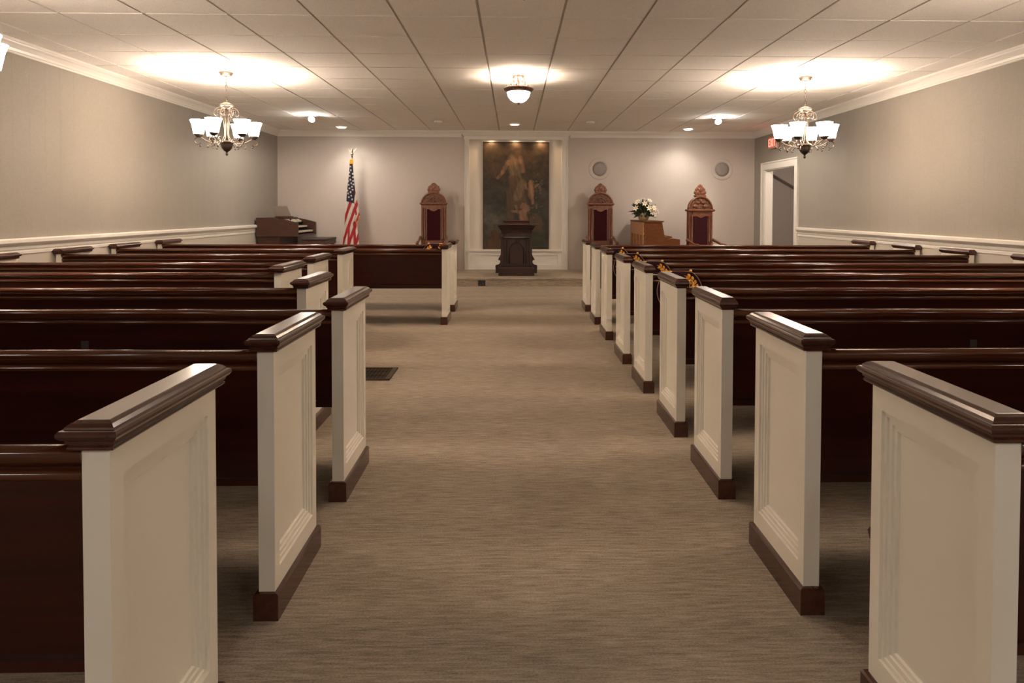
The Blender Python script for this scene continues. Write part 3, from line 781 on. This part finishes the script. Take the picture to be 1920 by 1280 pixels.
# ================================================================== LECTERN
def lectern():
    t = thing('lectern', 'dark carved wooden lectern with pointed arch panel standing center on the platform', 'lectern', (0.055, 11.22, DH))
    mb = MB(); mb.rects(-0.275, 0.275, 0.0, 0.40, [(0.018, 0), (0.018, 0.115), (0.012, 0.125), (0.004, 0.145), (-0.02, 0.16)]); mb.build('base', M_LECT, t)
    mb = MB(); mb.rects(-0.235, 0.235, 0.04, 0.36, [(0.0, 0.15), (0, 0.60), (0.008, 0.605), (0.012, 0.615), (0.004, 0.622), (0.0, 0.64), (0.0, 0.70), (0.01, 0.71)]); mb.build('body', M_LECT, t)
    # corner pilasters
    for s in (-1, 1):
        mb = MB(); mb.box(s * 0.235 - 0.022, s * 0.235 + 0.022, 0.015, 0.06, 0.16, 0.615)
        mb.box(s * 0.235 - 0.03, s * 0.235 + 0.03, 0.008, 0.06, 0.615, 0.705)
        mb.lathe([(0.018, 0.0), (0.02, 0.012)], (s * 0.235, 0.0, 0.0), 4)
        for k in range(3): mb.ball((s * 0.235, 0.006, 0.64 + 0.025 * k), 0.016, n=10, m=6)
        mb.build('pilaster', M_LECT, t, bevel=0.003)
        # bracket with cut-out scroll at the foot
        prof = [(0.235, 0.0 + 0.03), (0.345, 0.03), (0.348, 0.155), (0.330, 0.165), (0.300, 0.170), (0.278, 0.19), (0.268, 0.215), (0.274, 0.24), (0.292, 0.25), (0.305, 0.245), (0.302, 0.262), (0.290, 0.285), (0.272, 0.31), (0.262, 0.345), (0.255, 0.36), (0.235, 0.36)]
        mb = MB(); mb.prism([(s * a, b) for a, b in prof], 0.16, 0.24, 'y'); mb.build('side_bracket', M_LECT, t)
    # pointed arch moulding on the front
    def arch(w_, zb, zs, zt):
        pts = [(-w_, zb), (-w_, zs)]
        for k in range(1, 9):
            u = k / 8; pts.append((-w_ * math.cos(u * PI / 2) ** 1.15 if u < 1 else 0, zs + (zt - zs) * math.sin(u * PI / 2)))
        return pts + [(-a, b) for a, b in pts[:-1]][::-1]
    mb = MB(); mb.tube([(a, 0.036, b) for a, b in arch(0.118, 0.20, 0.43, 0.545)], 0.008, 6); mb.build('arch_moulding', M_LECT_D, t)
    mb = MB(); ap = arch(0.104, 0.205, 0.425, 0.53); mb.prism(ap, 0.031, 0.045, 'y'); mb.build('arch_panel', M_LECT, t)
    mb = MB(); mb.rects(-0.155, 0.155, 0.030, 0.045, [(0.0, 0.190), (0.0, 0.197)]); mb.ball((0, 0.036, 0.575), 0.018); mb.tube([(-0.16, 0.037, 0.2), (-0.16, 0.037, 0.59), (0.16, 0.037, 0.59), (0.16, 0.037, 0.2)], 0.006, 6); mb.build('carving', M_LECT_D, t)
    mb = MB(); mb.rects(-0.245, 0.245, 0.03, 0.37, [(0.0, 0.705), (0.005, 0.735), (0.018, 0.745), (0.020, 0.76), (0.035, 0.772), (0.055, 0.80), (0.06, 0.815), (0.13, 0.832), (0.13, 0.842), (0.05, 0.848)]); mb.build('cornice', M_LECT, t)
    mb = MB(); mb.loft([[(-0.20, 0.06, 0.846), (0.20, 0.06, 0.846), (0.20, 0.36, 0.846), (-0.20, 0.36, 0.846)], [(-0.20, 0.06, 0.875), (0.20, 0.06, 0.875), (0.20, 0.36, 0.855), (-0.20, 0.36, 0.855)],
                        [(-0.22, 0.045, 0.895), (0.22, 0.045, 0.895), (0.22, 0.38, 0.858), (-0.22, 0.38, 0.858)], [(-0.22, 0.045, 0.912), (0.22, 0.045, 0.912), (0.22, 0.38, 0.868), (-0.22, 0.38, 0.868)]])
    mb.build('book_rest', noise_mix(mat('rest_wood', (0.09, 0.03, 0.02), 0.35), (0.055, 0.016, 0.011), (0.10, 0.03, 0.02), (1, 8, 8), 3, 4), t)
lectern()

# ================================================================== THRONE CHAIRS
def throne(x, y, rz, kind, label):
    t = thing('throne_chair', label, 'chair', (x, y, DH), rz, 'tall carved throne chairs on the platform')
    if kind == 0:
        W, HC, HA, HT = 0.218, 1.175, 1.385, 1.560; vt, vb, vw = 1.085, 0.55, 0.115
    else:
        W, HC, HA, HT = 0.223, 1.070, 1.310, 1.520; vt, vb, vw = 0.975, 0.45, 0.128
    # local: back plane y 0 .. front -y
    mb = MB(); mb.box(-W, W, 0.0, 0.05, 0.36, HC); mb.build('backrest_board', M_THRONE, t, bevel=0.004)
    for s in (-1, 1):
        mb = MB()
        for o in (0.022, 0.062):
            mb.lathe([(0.014, 0.56), (0.018, 0.57), (0.013, 0.585), (0.015, 0.80), (0.013, HC - 0.10), (0.019, HC - 0.085), (0.014, HC - 0.07), (0.018, HC - 0.06)], (s * (W - o), -0.012, 0), 12)
        mb.box(s * W - 0.05 * (s > 0) - 0.0 * s, s * W + 0.05 * (s < 0), -0.03, 0.0, 0.40, 0.56)
        mb.build('column', M_THRONE, t)
    mb = MB()
    pts = [(-vw - 0.035, vb - 0.05), (vw + 0.035, vb - 0.05), (vw + 0.035, HC - 0.02), (-vw - 0.035, HC - 0.02)]
    mb.box(-W + 0.085, W - 0.085, -0.018, 0.0, HC - 0.085, HC)
    lb = MB(); lb.box(-vw - 0.03, vw + 0.03, -0.018, 0.0, vb - 0.07, vb - 0.01); lb.build('lower_rail', M_THRONE, t)
    if kind == 0: mb.prism([(0.095 * math.cos(a), HC - 0.02 + 0.10 * math.sin(a)) for a in [PI + PI * i / 16 for i in range(17)]], -0.028, 0.0, 'y')
    else:
        mb.prism([(-vw - 0.02, HC - 0.03), (-vw - 0.02, vt + 0.0), (-vw + 0.03, vt + 0.022), (-0.05, vt + 0.0), (0, vt - 0.018), (0.05, vt + 0.0), (vw - 0.03, vt + 0.022), (vw + 0.02, vt), (vw + 0.02, HC - 0.03)], -0.024, 0.0, 'y')
    mb.build('apron', M_THRONE, t)
    mb = MB(); mb.rects(-vw, vw, -0.016, 0.0, [(0, vb - 0.005), (0.0, vt + 0.02)]); mb.build('back_cushion', M_VELVET, t, bevel=0.01)
    mb = MB(); mb.rects(-W, W, -0.03, 0.05, [(0.0, HC - 0.01), (0.016, HC), (0.022, HC + 0.012), (0.018, HC + 0.026), (0.004, HC + 0.032)]); mb.build('cornice', M_THRONE, t)
    # arched pediment
    zb = HC + 0.03; aw = W - 0.004; ah = HA - zb
    arc = [(aw * math.cos(a), zb + ah * math.sin(a)) for a in [PI * i / 24 for i in range(25)]]
    mb = MB(); mb.prism(arc, 0.0, 0.045, 'y'); mb.build('pediment', M_CARVE, t)
    mb = MB(); mb.tube([(a * 0.97, -0.004, zb + (b - zb) * 0.97) for a, b in arc], 0.017, 8); mb.build('pediment_moulding', M_THRONE, t)
    if kind == 0:
        mb = MB(); mb.tube([(0.095 * math.cos(a), -0.006, zb + 0.095 * math.sin(a)) for a in [PI * i / 16 for i in range(17)]], 0.010, 8)
        mb.tube([(0.055 * math.cos(a), -0.006, zb + 0.055 * math.sin(a)) for a in [PI * i / 12 for i in range(13)]], 0.008, 8)
        mb.ball((0, -0.008, zb + 0.02), 0.018); mb.build('shell_carving', M_THRONE, t)
    else:
        mb = MB(); mb.ball((0, -0.012, HA - 0.07), 0.026, (1, 0.6, 1.2)); mb.ball((-0.05, -0.006, HA - 0.10), 0.03, (1.4, 0.5, 0.7)); mb.ball((0.05, -0.006, HA - 0.10), 0.03, (1.4, 0.5, 0.7))
        mb.ball((-0.09, -0.004, zb + 0.05), 0.035, (1.3, 0.4, 0.8)); mb.ball((0.09, -0.004, zb + 0.05), 0.035, (1.3, 0.4, 0.8)); mb.build('leaf_carving', M_THRONE, t)
    # crest: lobed finial
    mb = MB(); ch = HT - HA
    mb.rects(-0.085, 0.085, 0.0, 0.04, [(0.0, HA - 0.012), (0.012, HA + 0.0), (0.012, HA + 0.018), (0.0, HA + 0.024)])
    lobes = [(-0.082, 0.30, 0.034), (0.082, 0.30, 0.034), (-0.072, 0.52, 0.026), (0.072, 0.52, 0.026), (-0.042, 0.62, 0.030), (0.042, 0.62, 0.030), (0, 0.50, 0.048), (-0.022, 0.80, 0.022), (0.022, 0.80, 0.022), (0, 0.88, 0.018), (-0.03, 0.28, 0.04), (0.03, 0.28, 0.04)]
    mb.prism([(-0.08, HA), (0.08, HA), (0.085, HA + ch * 0.42), (0.045, HA + ch * 0.68), (0.0, HA + ch * 0.9), (-0.045, HA + ch * 0.68), (-0.085, HA + ch * 0.42)], 0.006, 0.034, 'y')
    for lx, lz, lr in lobes: mb.ball((lx, 0.018, HA + ch * lz), lr, (1, 0.55, 1), 12, 8)
    mb.build('crest', M_THRONE, t)
    # seat, arms, legs
    mb = MB(); mb.box(-W - 0.02, W + 0.02, -0.47, 0.03, 0.30, 0.365); so = mb.build('seat_frame', M_THRONE, t, bevel=0.008)
    mb = MB(); mb.box(-W + 0.015, W - 0.015, -0.45, -0.02, 0.36, 0.42); mb.build('seat_cushion', M_VELVET, t, bevel=0.025, seg=3)
    for s in (-1, 1):
        mb = MB()
        mb.tube([(s * (W + 0.01), -0.0, 0.60), (s * (W + 0.015), -0.10, 0.575), (s * (W + 0.02), -0.25, 0.535), (s * (W + 0.02), -0.36, 0.53), (s * (W + 0.02), -0.41, 0.515), (s * (W + 0.02), -0.41, 0.49)], [0.028, 0.022, 0.020, 0.022, 0.024, 0.014], 10)
        mb.lathe([(0.018, 0.36), (0.024, 0.38), (0.014, 0.42), (0.020, 0.46), (0.014, 0.53)], (s * (W + 0.015), -0.34, 0), 12)
        mb.build('armrest', M_THRONE, t)
        for yy in (-0.44, 0.0):
            mb = MB(); mb.lathe([(0.020, 0.0), (0.028, 0.02), (0.018, 0.05), (0.026, 0.14), (0.020, 0.20), (0.030, 0.25), (0.030, 0.31)], (s * (W - 0.01), yy, 0), 12); mb.build('leg', M_THRONE, t)
    return t
throne(-1.395, 12.05, 0, 0, 'tall carved throne chair with burgundy velvet, left of the painting niche')
throne(1.542, 12.05, 0, 0, 'tall carved throne chair with burgundy velvet, directly right of the niche')
throne(3.068, 11.15, math.radians(14), 1, 'tall carved throne chair right of the piano, plainer rounded crest, near the doorway')

# ================================================================== ORGAN and its bench
def organ():
    t = thing('organ', 'brown electric organ with two keyboards in the left corner of the platform', 'organ', (-4.19, 11.25, DH))
    D, Wd = 0.675, 1.05       # x depth, y width
    side = [(0, 0.635), (0, 0.943), (0.27, 0.943), (0.50, 0.905), (D - 0.02, 0.865), (D, 0.855), (D, 0.645), (D - 0.02, 0.635)]
    for y0, y1 in ((0, 0.045), (Wd - 0.045, Wd)):
        mb = MB(); mb.prism(side, y0, y1, 'y'); mb.build('side_panel', M_ORGAN, t, bevel=0.003)
    mb = MB(); mb.box(0.0, 0.03, 0.045, Wd - 0.045, 0.635, 0.94); mb.box(0.0, 0.36, 0.045, Wd - 0.045, 0.925, 0.943); mb.box(0.0, D - 0.01, 0.045, Wd - 0.045, 0.638, 0.665); mb.build('case', M_ORGAN, t)
    mb = MB(); mb.prism([(0.30, 0.943), (0.40, 0.926), (0.40, 0.912), (0.30, 0.925)], 0.045, Wd - 0.045, 'y'); mb.build('lid', M_ORGAN_D, t)
    mb = MB(); mb.prism([(0.34, 0.925), (0.46, 0.86), (0.44, 0.84), (0.32, 0.90)], 0.045, Wd - 0.045, 'y'); po = mb.build('stop_panel', M_ORGAN_D, t)
    for r_ in range(2):
        for k in range(16):
            if r_ == 0 and k in (6, 7, 12): continue
            mb = MB(); yy = 0.12 + k * 0.052; xx = 0.40 + 0.035 * r_; zz = 0.895 - 0.020 * r_
            mb.box(xx, xx + 0.014, yy, yy + 0.030, zz - 0.012, zz + 0.020); mb.build('stop_tab', M_KEYS, po)
    for n_, (xa, zk) in enumerate(((0.40, 0.795), (0.50, 0.715))):
        mb = MB(); mb.box(xa, xa + 0.14, 0.08, Wd - 0.08, zk - 0.02, zk)
        for k in range(36):
            mb.box(xa + 0.001, xa + 0.145, 0.09 + k * 0.0242, 0.09 + k * 0.0242 + 0.0225, zk, zk + 0.008)
        for k in range(36):
            if k % 7 in (2, 6): continue
            mb.box(xa + 0.001, xa + 0.09, 0.107 + k * 0.0242, 0.107 + k * 0.0242 + 0.012, zk + 0.008, zk + 0.02, 1)
        mb.build('keyboard', [M_KEYS, M_KEYB], t)
    mb = MB(); mb.box(0.0, 0.36, 0.06, Wd - 0.06, 0.0, 0.635); mb.build('pedestal', M_ORGAN, t)
    mb = MB(); mb.box(0.36, 0.60, 0.2, Wd - 0.2, 0.02, 0.06)
    for k in range(8): mb.box(0.36, 0.66, 0.24 + k * 0.075, 0.265 + k * 0.075, 0.06, 0.085)
    mb.build('pedal_board', M_ORGAN_D, t)
    # sloping music rack
    mb = MB()
    P0, P1 = Vector((0.30, 0, 0.955)), Vector((0.245, 0, 1.135))
    q = [(P0.x, 0.20, P0.z), (P0.x, 0.80, P0.z), (P1.x, 0.80, P1.z), (P1.x, 0.20, P1.z)]
    q = [(0.285, 0.12, 0.965), (0.53, 0.12, 0.965), (0.465, 0.12, 1.135), (0.225, 0.12, 1.135)]
    mb.loft([q, [(a, b + 0.014, c) for a, b, c in q]]); mb.build('music_rack', M_RACK, t, bevel=0.004)
    mb = MB(); mb.box(0.275, 0.56, 0.10, 0.16, 0.925, 0.968); mb.build('rack_ledge', M_ORGAN, t)
organ()
t = thing('organ_bench', 'low brown bench with padded lift-up top beside the organ', 'bench', (-3.50, 11.42, DH))
mb = MB(); mb.box(0, 0.37, 0, 0.75, 0.49, 0.565); mb.build('seat_box', M_ORGAN, t, bevel=0.006)
mb = MB(); mb.box(-0.01, 0.38, -0.01, 0.76, 0.565, 0.595); mb.build('top', mat('bench_vinyl', (0.028, 0.015, 0.010), 0.45), t, bevel=0.012)
for a in (0.02, 0.69):
    mb = MB(); mb.box(0.02, 0.35, a, a + 0.04, 0, 0.49); mb.build('leg', M_ORGAN, t)

# ================================================================== PIANO and flowers
t = thing('piano', 'golden oak upright piano, back and side turned to the pews, flowers on top', 'piano', (2.095, 10.95, DH), math.radians(-1.2))
Lp = 1.32
mb = MB(); mb.prism([(0.0, 0.0), (0.0, 0.89), (0.30, 0.89), (0.345, 0.645), (0.59, 0.645 - 0.03), (0.59, 0.50), (0.36, 0.47), (0.36, 0.0)], 0, 0.04, 'y'); mb.build('side_panel', M_PIANO, t, bevel=0.002)
mb = MB(); mb.prism([(0.0, 0.0), (0.0, 0.89), (0.30, 0.89), (0.345, 0.645), (0.59, 0.615), (0.59, 0.50), (0.36, 0.47), (0.36, 0.0)], Lp - 0.04, Lp, 'y'); mb.build('side_panel', M_PIANO, t, bevel=0.002)
mb = MB(); mb.box(-0.012, 0.325, -0.012, Lp + 0.012, 0.89, 0.912); mb.build('lid', M_PIANO, t, bevel=0.004)
mb = MB(); mb.box(0.28, 0.30, 0.04, Lp - 0.04, 0.66, 0.89); mb.box(0.33, 0.355, 0.04, Lp - 0.04, 0.0, 0.50); mb.build('front_panel', M_PIANO, t)
mb = MB(); mb.box(0.33, 0.585, 0.04, Lp - 0.04, 0.50, 0.60); mb.build('key_bed', M_PIANO, t)
mb = MB(); mb.prism([(0.34, 0.645), (0.40, 0.672), (0.455, 0.662), (0.47, 0.64), (0.34, 0.63)], 0.0, Lp, 'y'); mb.build('fallboard', M_PIANO, t)
mb = MB(); mb.box(0.40, 0.56, 0.05, Lp - 0.05, 0.60, 0.612)
for k in range(50):
    if k % 7 in (2, 6): continue
    mb.box(0.41, 0.49, 0.07 + k * 0.0235, 0.082 + k * 0.0235, 0.612, 0.624, 1)
mb.build('keyboard', [M_KEYS, M_KEYB], t)
mb = MB()                                                    # back: solid upper board over posts with openings
mb.box(-0.008, 0.02, 0.0, Lp, 0.68, 0.885); mb.box(-0.008, 0.02, 0.0, Lp, 0.0, 0.10)
for k in range(5):
    c = 0.0 + k * (Lp - 0.09) / 4; mb.box(-0.008, 0.04, c, c + 0.09, 0.1, 0.68)
mb.build('back_frame', M_PIANO_L, t)
mb = MB(); mb.box(0.045, 0.06, 0.05, Lp - 0.05, 0.08, 0.72); mb.build('soundboard', M_PIANO, t)

def flowers():
    t = thing('flower_arrangement', 'white lilies and dark greenery in a wicker basket on top of the piano', 'flower arrangement', (2.16, 11.30, DH + 0.912))
    mb = MB(); mb.lathe([(0.06, 0.0), (0.085, 0.03), (0.095, 0.08), (0.10, 0.11), (0.09, 0.11), (0.05, 0.10)], n=20); mb.build('basket', M_WICKER, t)
    rnd = random.Random(11)
    lv = MB()
    for k in range(120):
        th = rnd.uniform(0, 2 * PI); el = rnd.uniform(-0.35, 1.45); R = rnd.uniform(0.16, 0.27)
        d = Vector((math.cos(th) * math.cos(el), math.sin(th) * math.cos(el), math.sin(el) * 0.95 + 0.05))
        base = Vector((0, 0, 0.10)) + d * rnd.uniform(0.02, 0.08)
        tip = Vector((0, 0, 0.10)) + d * R
        if tip.z < 0.02: tip.z = 0.02
        if base.z < 0.03: base.z = 0.03
        side = d.cross(Vector((rnd.gauss(0, 1), rnd.gauss(0, 1), rnd.gauss(0, 1)))).normalized() * rnd.uniform(0.012, 0.026)
        mid = (base + tip) / 2 + Vector((0, 0, 0.02))
        q1 = base + (mid - base) * 0.4
        lv.add([base, q1 + side * .7, mid + side, tip, mid - side, q1 - side * .7], [(0, 1, 2, 3, 4, 5)], 0)
    lv.build('foliage', M_LEAF, t, weld=False)
    spots = [(-0.15, -0.16, 0.20), (-0.02, -0.20, 0.27), (0.10, -0.16, 0.14), (0.16, -0.12, 0.10), (0.15, -0.06, 0.21), (0.08, -0.08, 0.32), (-0.10, -0.05, 0.31), (0.22, -0.02, 0.15), (0.19, 0.02, 0.26), (0.0, 0.03, 0.34), (-0.12, -0.12, 0.29), (0.13, -0.18, 0.20), (0.05, -0.20, 0.20)]
    for p in spots:
        d = Vector((p[0], p[1] - 0.06, p[2] - 0.12)).normalized(); c = Vector(p)
        a = d.cross(Vector((0, 0, 1))).normalized(); b = a.cross(d).normalized()
        fm = MB(); s = 0.047
        for k in range(6):
            an = 2 * PI * k / 6 + 0.3; dr = a * math.cos(an) + b * math.sin(an); sd = d.cross(dr)
            fm.add([c, c + dr * s * .45 + sd * s * .28 + d * s * .35, c + dr * s * .9 + sd * s * .18 + d * s * .5, c + dr * s * 1.2 + d * s * .35, c + dr * s * .9 - sd * s * .18 + d * s * .5, c + dr * s * .45 - sd * s * .28 + d * s * .35], [(0, 1, 2, 3, 4, 5)], 0)
        fm.ball(tuple(c + d * 0.012), 0.008, n=8, m=5, mi=1)
        fm.build('lily', [M_PETAL, M_TASSEL], t, weld=False)
flowers()

# ================================================================== FLAG
def flag():
    X0, Y0 = -2.78, 11.90
    t = thing('flag', 'furled American flag with gold fringe on an eagle-topped pole, left on the platform', 'flag', (X0, Y0, DH))
    def hh(ypx): return 2.298 - (ypx - 260 - 12) / 107.8 * 1.0 - DH   # picture row -> height on the pole plane
    mb = MB(); mb.lathe([(0.13, 0), (0.13, 0.02), (0.06, 0.05), (0.022, 0.075), (0.018, 0.12), (0.0125, 0.13)], n=24); mb.build('stand', M_GOLD, t)
    mb = MB(); mb.lathe([(0.0125, 0.11), (0.0125, hh(290))], n=12); mb.build('pole', M_IRON, t)
    mb = MB()
    zt = hh(290)
    mb.lathe([(0.016, zt), (0.010, zt + 0.02), (0.024, zt + 0.03), (0.026, zt + 0.045), (0.012, zt + 0.06)], n=14)
    mb.ball((0, 0, zt + 0.085), 0.024, (0.8, 0.8, 1.3)); mb.ball((0.004, -0.014, zt + 0.118), 0.012)
    for s in (-1, 1):
        q = [(s * 0.008, 0.0, zt + 0.075), (s * 0.03, 0.002, zt + 0.11), (s * 0.088, 0.004, zt + 0.175), (s * 0.066, 0.004, zt + 0.135), (s * 0.078, 0.004, zt + 0.135), (s * 0.048, 0.002, zt + 0.095), (s * 0.03, 0, zt + 0.07)]
        mb.loft([q, [(a, b + 0.008, c) for a, b, c in q]])
    mb.build('eagle_finial', mat('pale_eagle_metal', (0.40, 0.32, 0.24), 0.4, metal=0.5), t)
    NXv, NZv = 90, 230
    edge = [(215, 160, 195), (262, 152, 198), (290, 155, 192), (400, 145, 200), (560, 125, 216), (680, 117, 238), (850, 100, 268), (905, 97, 262), (935, 95, 236), (1000, 90, 244), (1200, 72, 262), (1500, 62, 272)]
    def lr(y):
        for (a, l0, r0), (b, l1, r1) in zip(edge, edge[1:]):
            if a <= y <= b: u = (y - a) / (b - a); return l0 + (l1 - l0) * u, r0 + (r1 - r0) * u
        return edge[-1][1:]
    stars = [(165, 300), (170, 340), (152, 365), (190, 380), (157, 405), (165, 447), (193, 420), (138, 463), (175, 487), (195, 462), (145, 505), (197, 500), (155, 545), (183, 528), (190, 560), (138, 603), (167, 587), (147, 645), (175, 628), (185, 670), (128, 570)]
    NAVY, RED, WHT, GLD = (0.012, 0.012, 0.035), (0.33, 0.010, 0.016), (0.60, 0.52, 0.46), (0.75, 0.42, 0.03)
    vs = []; cols = []
    for j in range(NZv + 1):
        y = 215 + (1500 - 215) * j / NZv; l, r = lr(y)
        for i in range(NXv + 1):
            u = i / NXv; x = l + (r - l) * u
            v = j / NZv
            xm = (x - 180) / 6.1 / 107.8; z = hh(260 + y / 6.1)
            dep = -0.025 - 0.05 * v * math.sin(PI * u) + (0.003 + 0.016 * v) * math.sin(2 * PI * (2.6 * u + 0.25 * v)) * math.sin(PI * u) ** 0.3 if 0 < u < 1 else -0.02
            vs.append((xm, dep, z))
            lim = 692 + (x - 118) * 0.28
            rb = 192 + (y - 290) * 0.085 if y < 560 else 215 - (y - 560) * 0.06
            if y < 268: c = GLD
            elif y < lim and x < rb and y < 722:
                c = NAVY
                for sx, sy in stars:
                    if (x - sx) ** 2 + (y - sy) ** 2 < 95: c = WHT
            else:
                s = x + 0.36 * (y - 700); fr = ((s - 152) / 74) % 1
                c = RED if fr < 0.48 else WHT
            if (855 < y < 935 and x > r - 9) or (935 <= y < 980 and x > r - 6 and x > 230): c = GLD
            cols.append((*c, 1))
    fs = [(j * (NXv + 1) + i, j * (NXv + 1) + i + 1, (j + 1) * (NXv + 1) + i + 1, (j + 1) * (NXv + 1) + i) for j in range(NZv) for i in range(NXv)]
    me = bpy.data.meshes.new('flag_cloth'); me.from_pydata(vs, [], fs); me.materials.append(vcol_mat('flag_fabric', 0.7))
    for p in me.polygons: p.use_smooth = True
    at = me.color_attributes.new('paint', 'FLOAT_COLOR', 'POINT'); at.data.foreach_set('color', [x for c in cols for x in c])
    o = bpy.data.objects.new('flag_cloth', me); COL.objects.link(o); o.parent = t
    # the rear of the hanging bundle, closed around the pole
    so = o.modifiers.new('thick', 'SOLIDIFY'); so.thickness = 0.004; so.offset = 1
    mb = MB(); loops = []
    for j in range(14):
        y = 262 + (1500 - 262) * j / 13; l, r = lr(y); l = (l - 172) / 6.1 / 107.8 ; r = (r - 188) / 6.1 / 107.8; z = hh(260 + y / 6.1)
        c = (l + r) / 2; w2 = (r - l) / 2 * 0.9
        dp = 0.012 + 0.05 * j / 13
        loops.append([(c + w2 * math.cos(a), 0.0 + dp * math.sin(a) * (1.0 + 0.25 * math.sin(5 * a)) - (0.008 if math.sin(a) < 0 else 0), z) for a in [2 * PI * i / 28 for i in range(28)]])
    mb.loft(loops, 0, True); mb.build('inner_folds', mat('flag_red_fold', RED, 0.7), t)
flag()

# ================================================================== wall speakers, exit sign, outlet, register
for x, lb in ((1.562, 'round in-wall speaker nearest the niche, grey grille in pale ring'), (3.797, 'round in-wall speaker nearest the doorway, grey grille in pale ring')):
    t = thing('wall_speaker', lb, 'speaker', (x, YB, 1.962), 0, 'round wall speakers')
    mb = MB(); mb.lathe([(0.126, -0.004), (0.128, -0.007), (0.188, -0.008), (0.196, -0.005), (0.196, 0.0)], n=48, axis='y', cap0=False); mb.build('ring', M_SPKR, t)
    mb = MB(); mb.lathe([(0.002, -0.014), (0.08, -0.013), (0.128, -0.010), (0.128, 0)], n=40, axis='y'); mb.build('grille', M_GRILLE, t)
t = thing('exit_sign', 'small red lit EXIT sign on the right wall above the doorway', 'exit sign', (WR - 0.004, 11.42, 2.36))
mb = MB(); mb.box(-0.045, 0.0, -0.19, 0.19, -0.10, 0.10); mb.build('housing', M_EXITB, t, bevel=0.006)
mb = MB()
def bar(y0, z0, y1, z1, w_=0.016):   # on the face looking into the room (towards -x); letters run towards -y
    p, q = Vector((0, y0, z0)), Vector((0, y1, z1)); d = (q - p).normalized(); n = Vector((0, -d.z, d.y)) * (w_ / 2)
    a = [p - n, p + n, q + n, q - n]
    mb.loft([[(-0.045, v.y, v.z) for v in a], [(-0.050, v.y, v.z) for v in a]])
hgt = 0.065
for yy in (0.15,):
    bar(yy, -hgt, yy, hgt); bar(yy, hgt - .008, yy - 0.055, hgt - .008); bar(yy, 0, yy - 0.045, 0); bar(yy, -hgt + .008, yy - 0.055, -hgt + .008)
bar(0.075, -hgt, 0.005, hgt); bar(0.005, -hgt, 0.075, hgt)
bar(-0.025, -hgt, -0.025, hgt)
bar(-0.095, -hgt, -0.095, hgt); bar(-0.055, hgt - .008, -0.135, hgt - .008)
mb.build('letters', M_EXIT, t, weld=False)

t = thing('outlet_box', 'black electrical outlet on the platform riser left of the lectern', 'outlet', (-0.497, DY + 0.02, 0.047))
mb = MB(); mb.box(-0.058, 0.058, -0.012, 0.0, -0.042, 0.045); mb.build('cover_plate', M_BLACK, t, bevel=0.003)
mb = MB(); mb.box(-0.03, -0.01, -0.018, -0.010, -0.03, -0.01); mb.box(0.01, 0.03, -0.018, -0.010, -0.02, 0.0); mb.build('socket', mat('socket_grey', (0.08, 0.07, 0.06), 0.4), t)

t = thing('floor_register', 'brown metal floor register in the carpet beside the third left pew end', 'floor vent', (-1.18, 4.87, 0.0))
mb = MB()
for a, b, c, d in ((0, 0.30, 0, 0.022), (0, 0.30, 0.36, 0.382), (0, 0.03, 0, 0.382), (0.262, 0.30, 0, 0.382)): mb.box(a, b, c, d, 0.0, 0.007)
mb.build('frame', M_VENT, t, bevel=0.002)
mb = MB()
for k in range(12): mb.box(0.03, 0.262, 0.030 + k * 0.028, 0.038 + k * 0.028, 0.001, 0.005)
for k in range(8): mb.box(0.05 + k * 0.028, 0.054 + k * 0.028, 0.02, 0.36, 0.001, 0.0045)
mb.build('louvres', M_VENT, t)
mb = MB(); mb.box(0.02, 0.28, 0.01, 0.37, 0.0005, 0.0015); mb.build('duct_shade_sheet', M_BLACK, t)  # flat black sheet, the shade inside the duct put in as colour
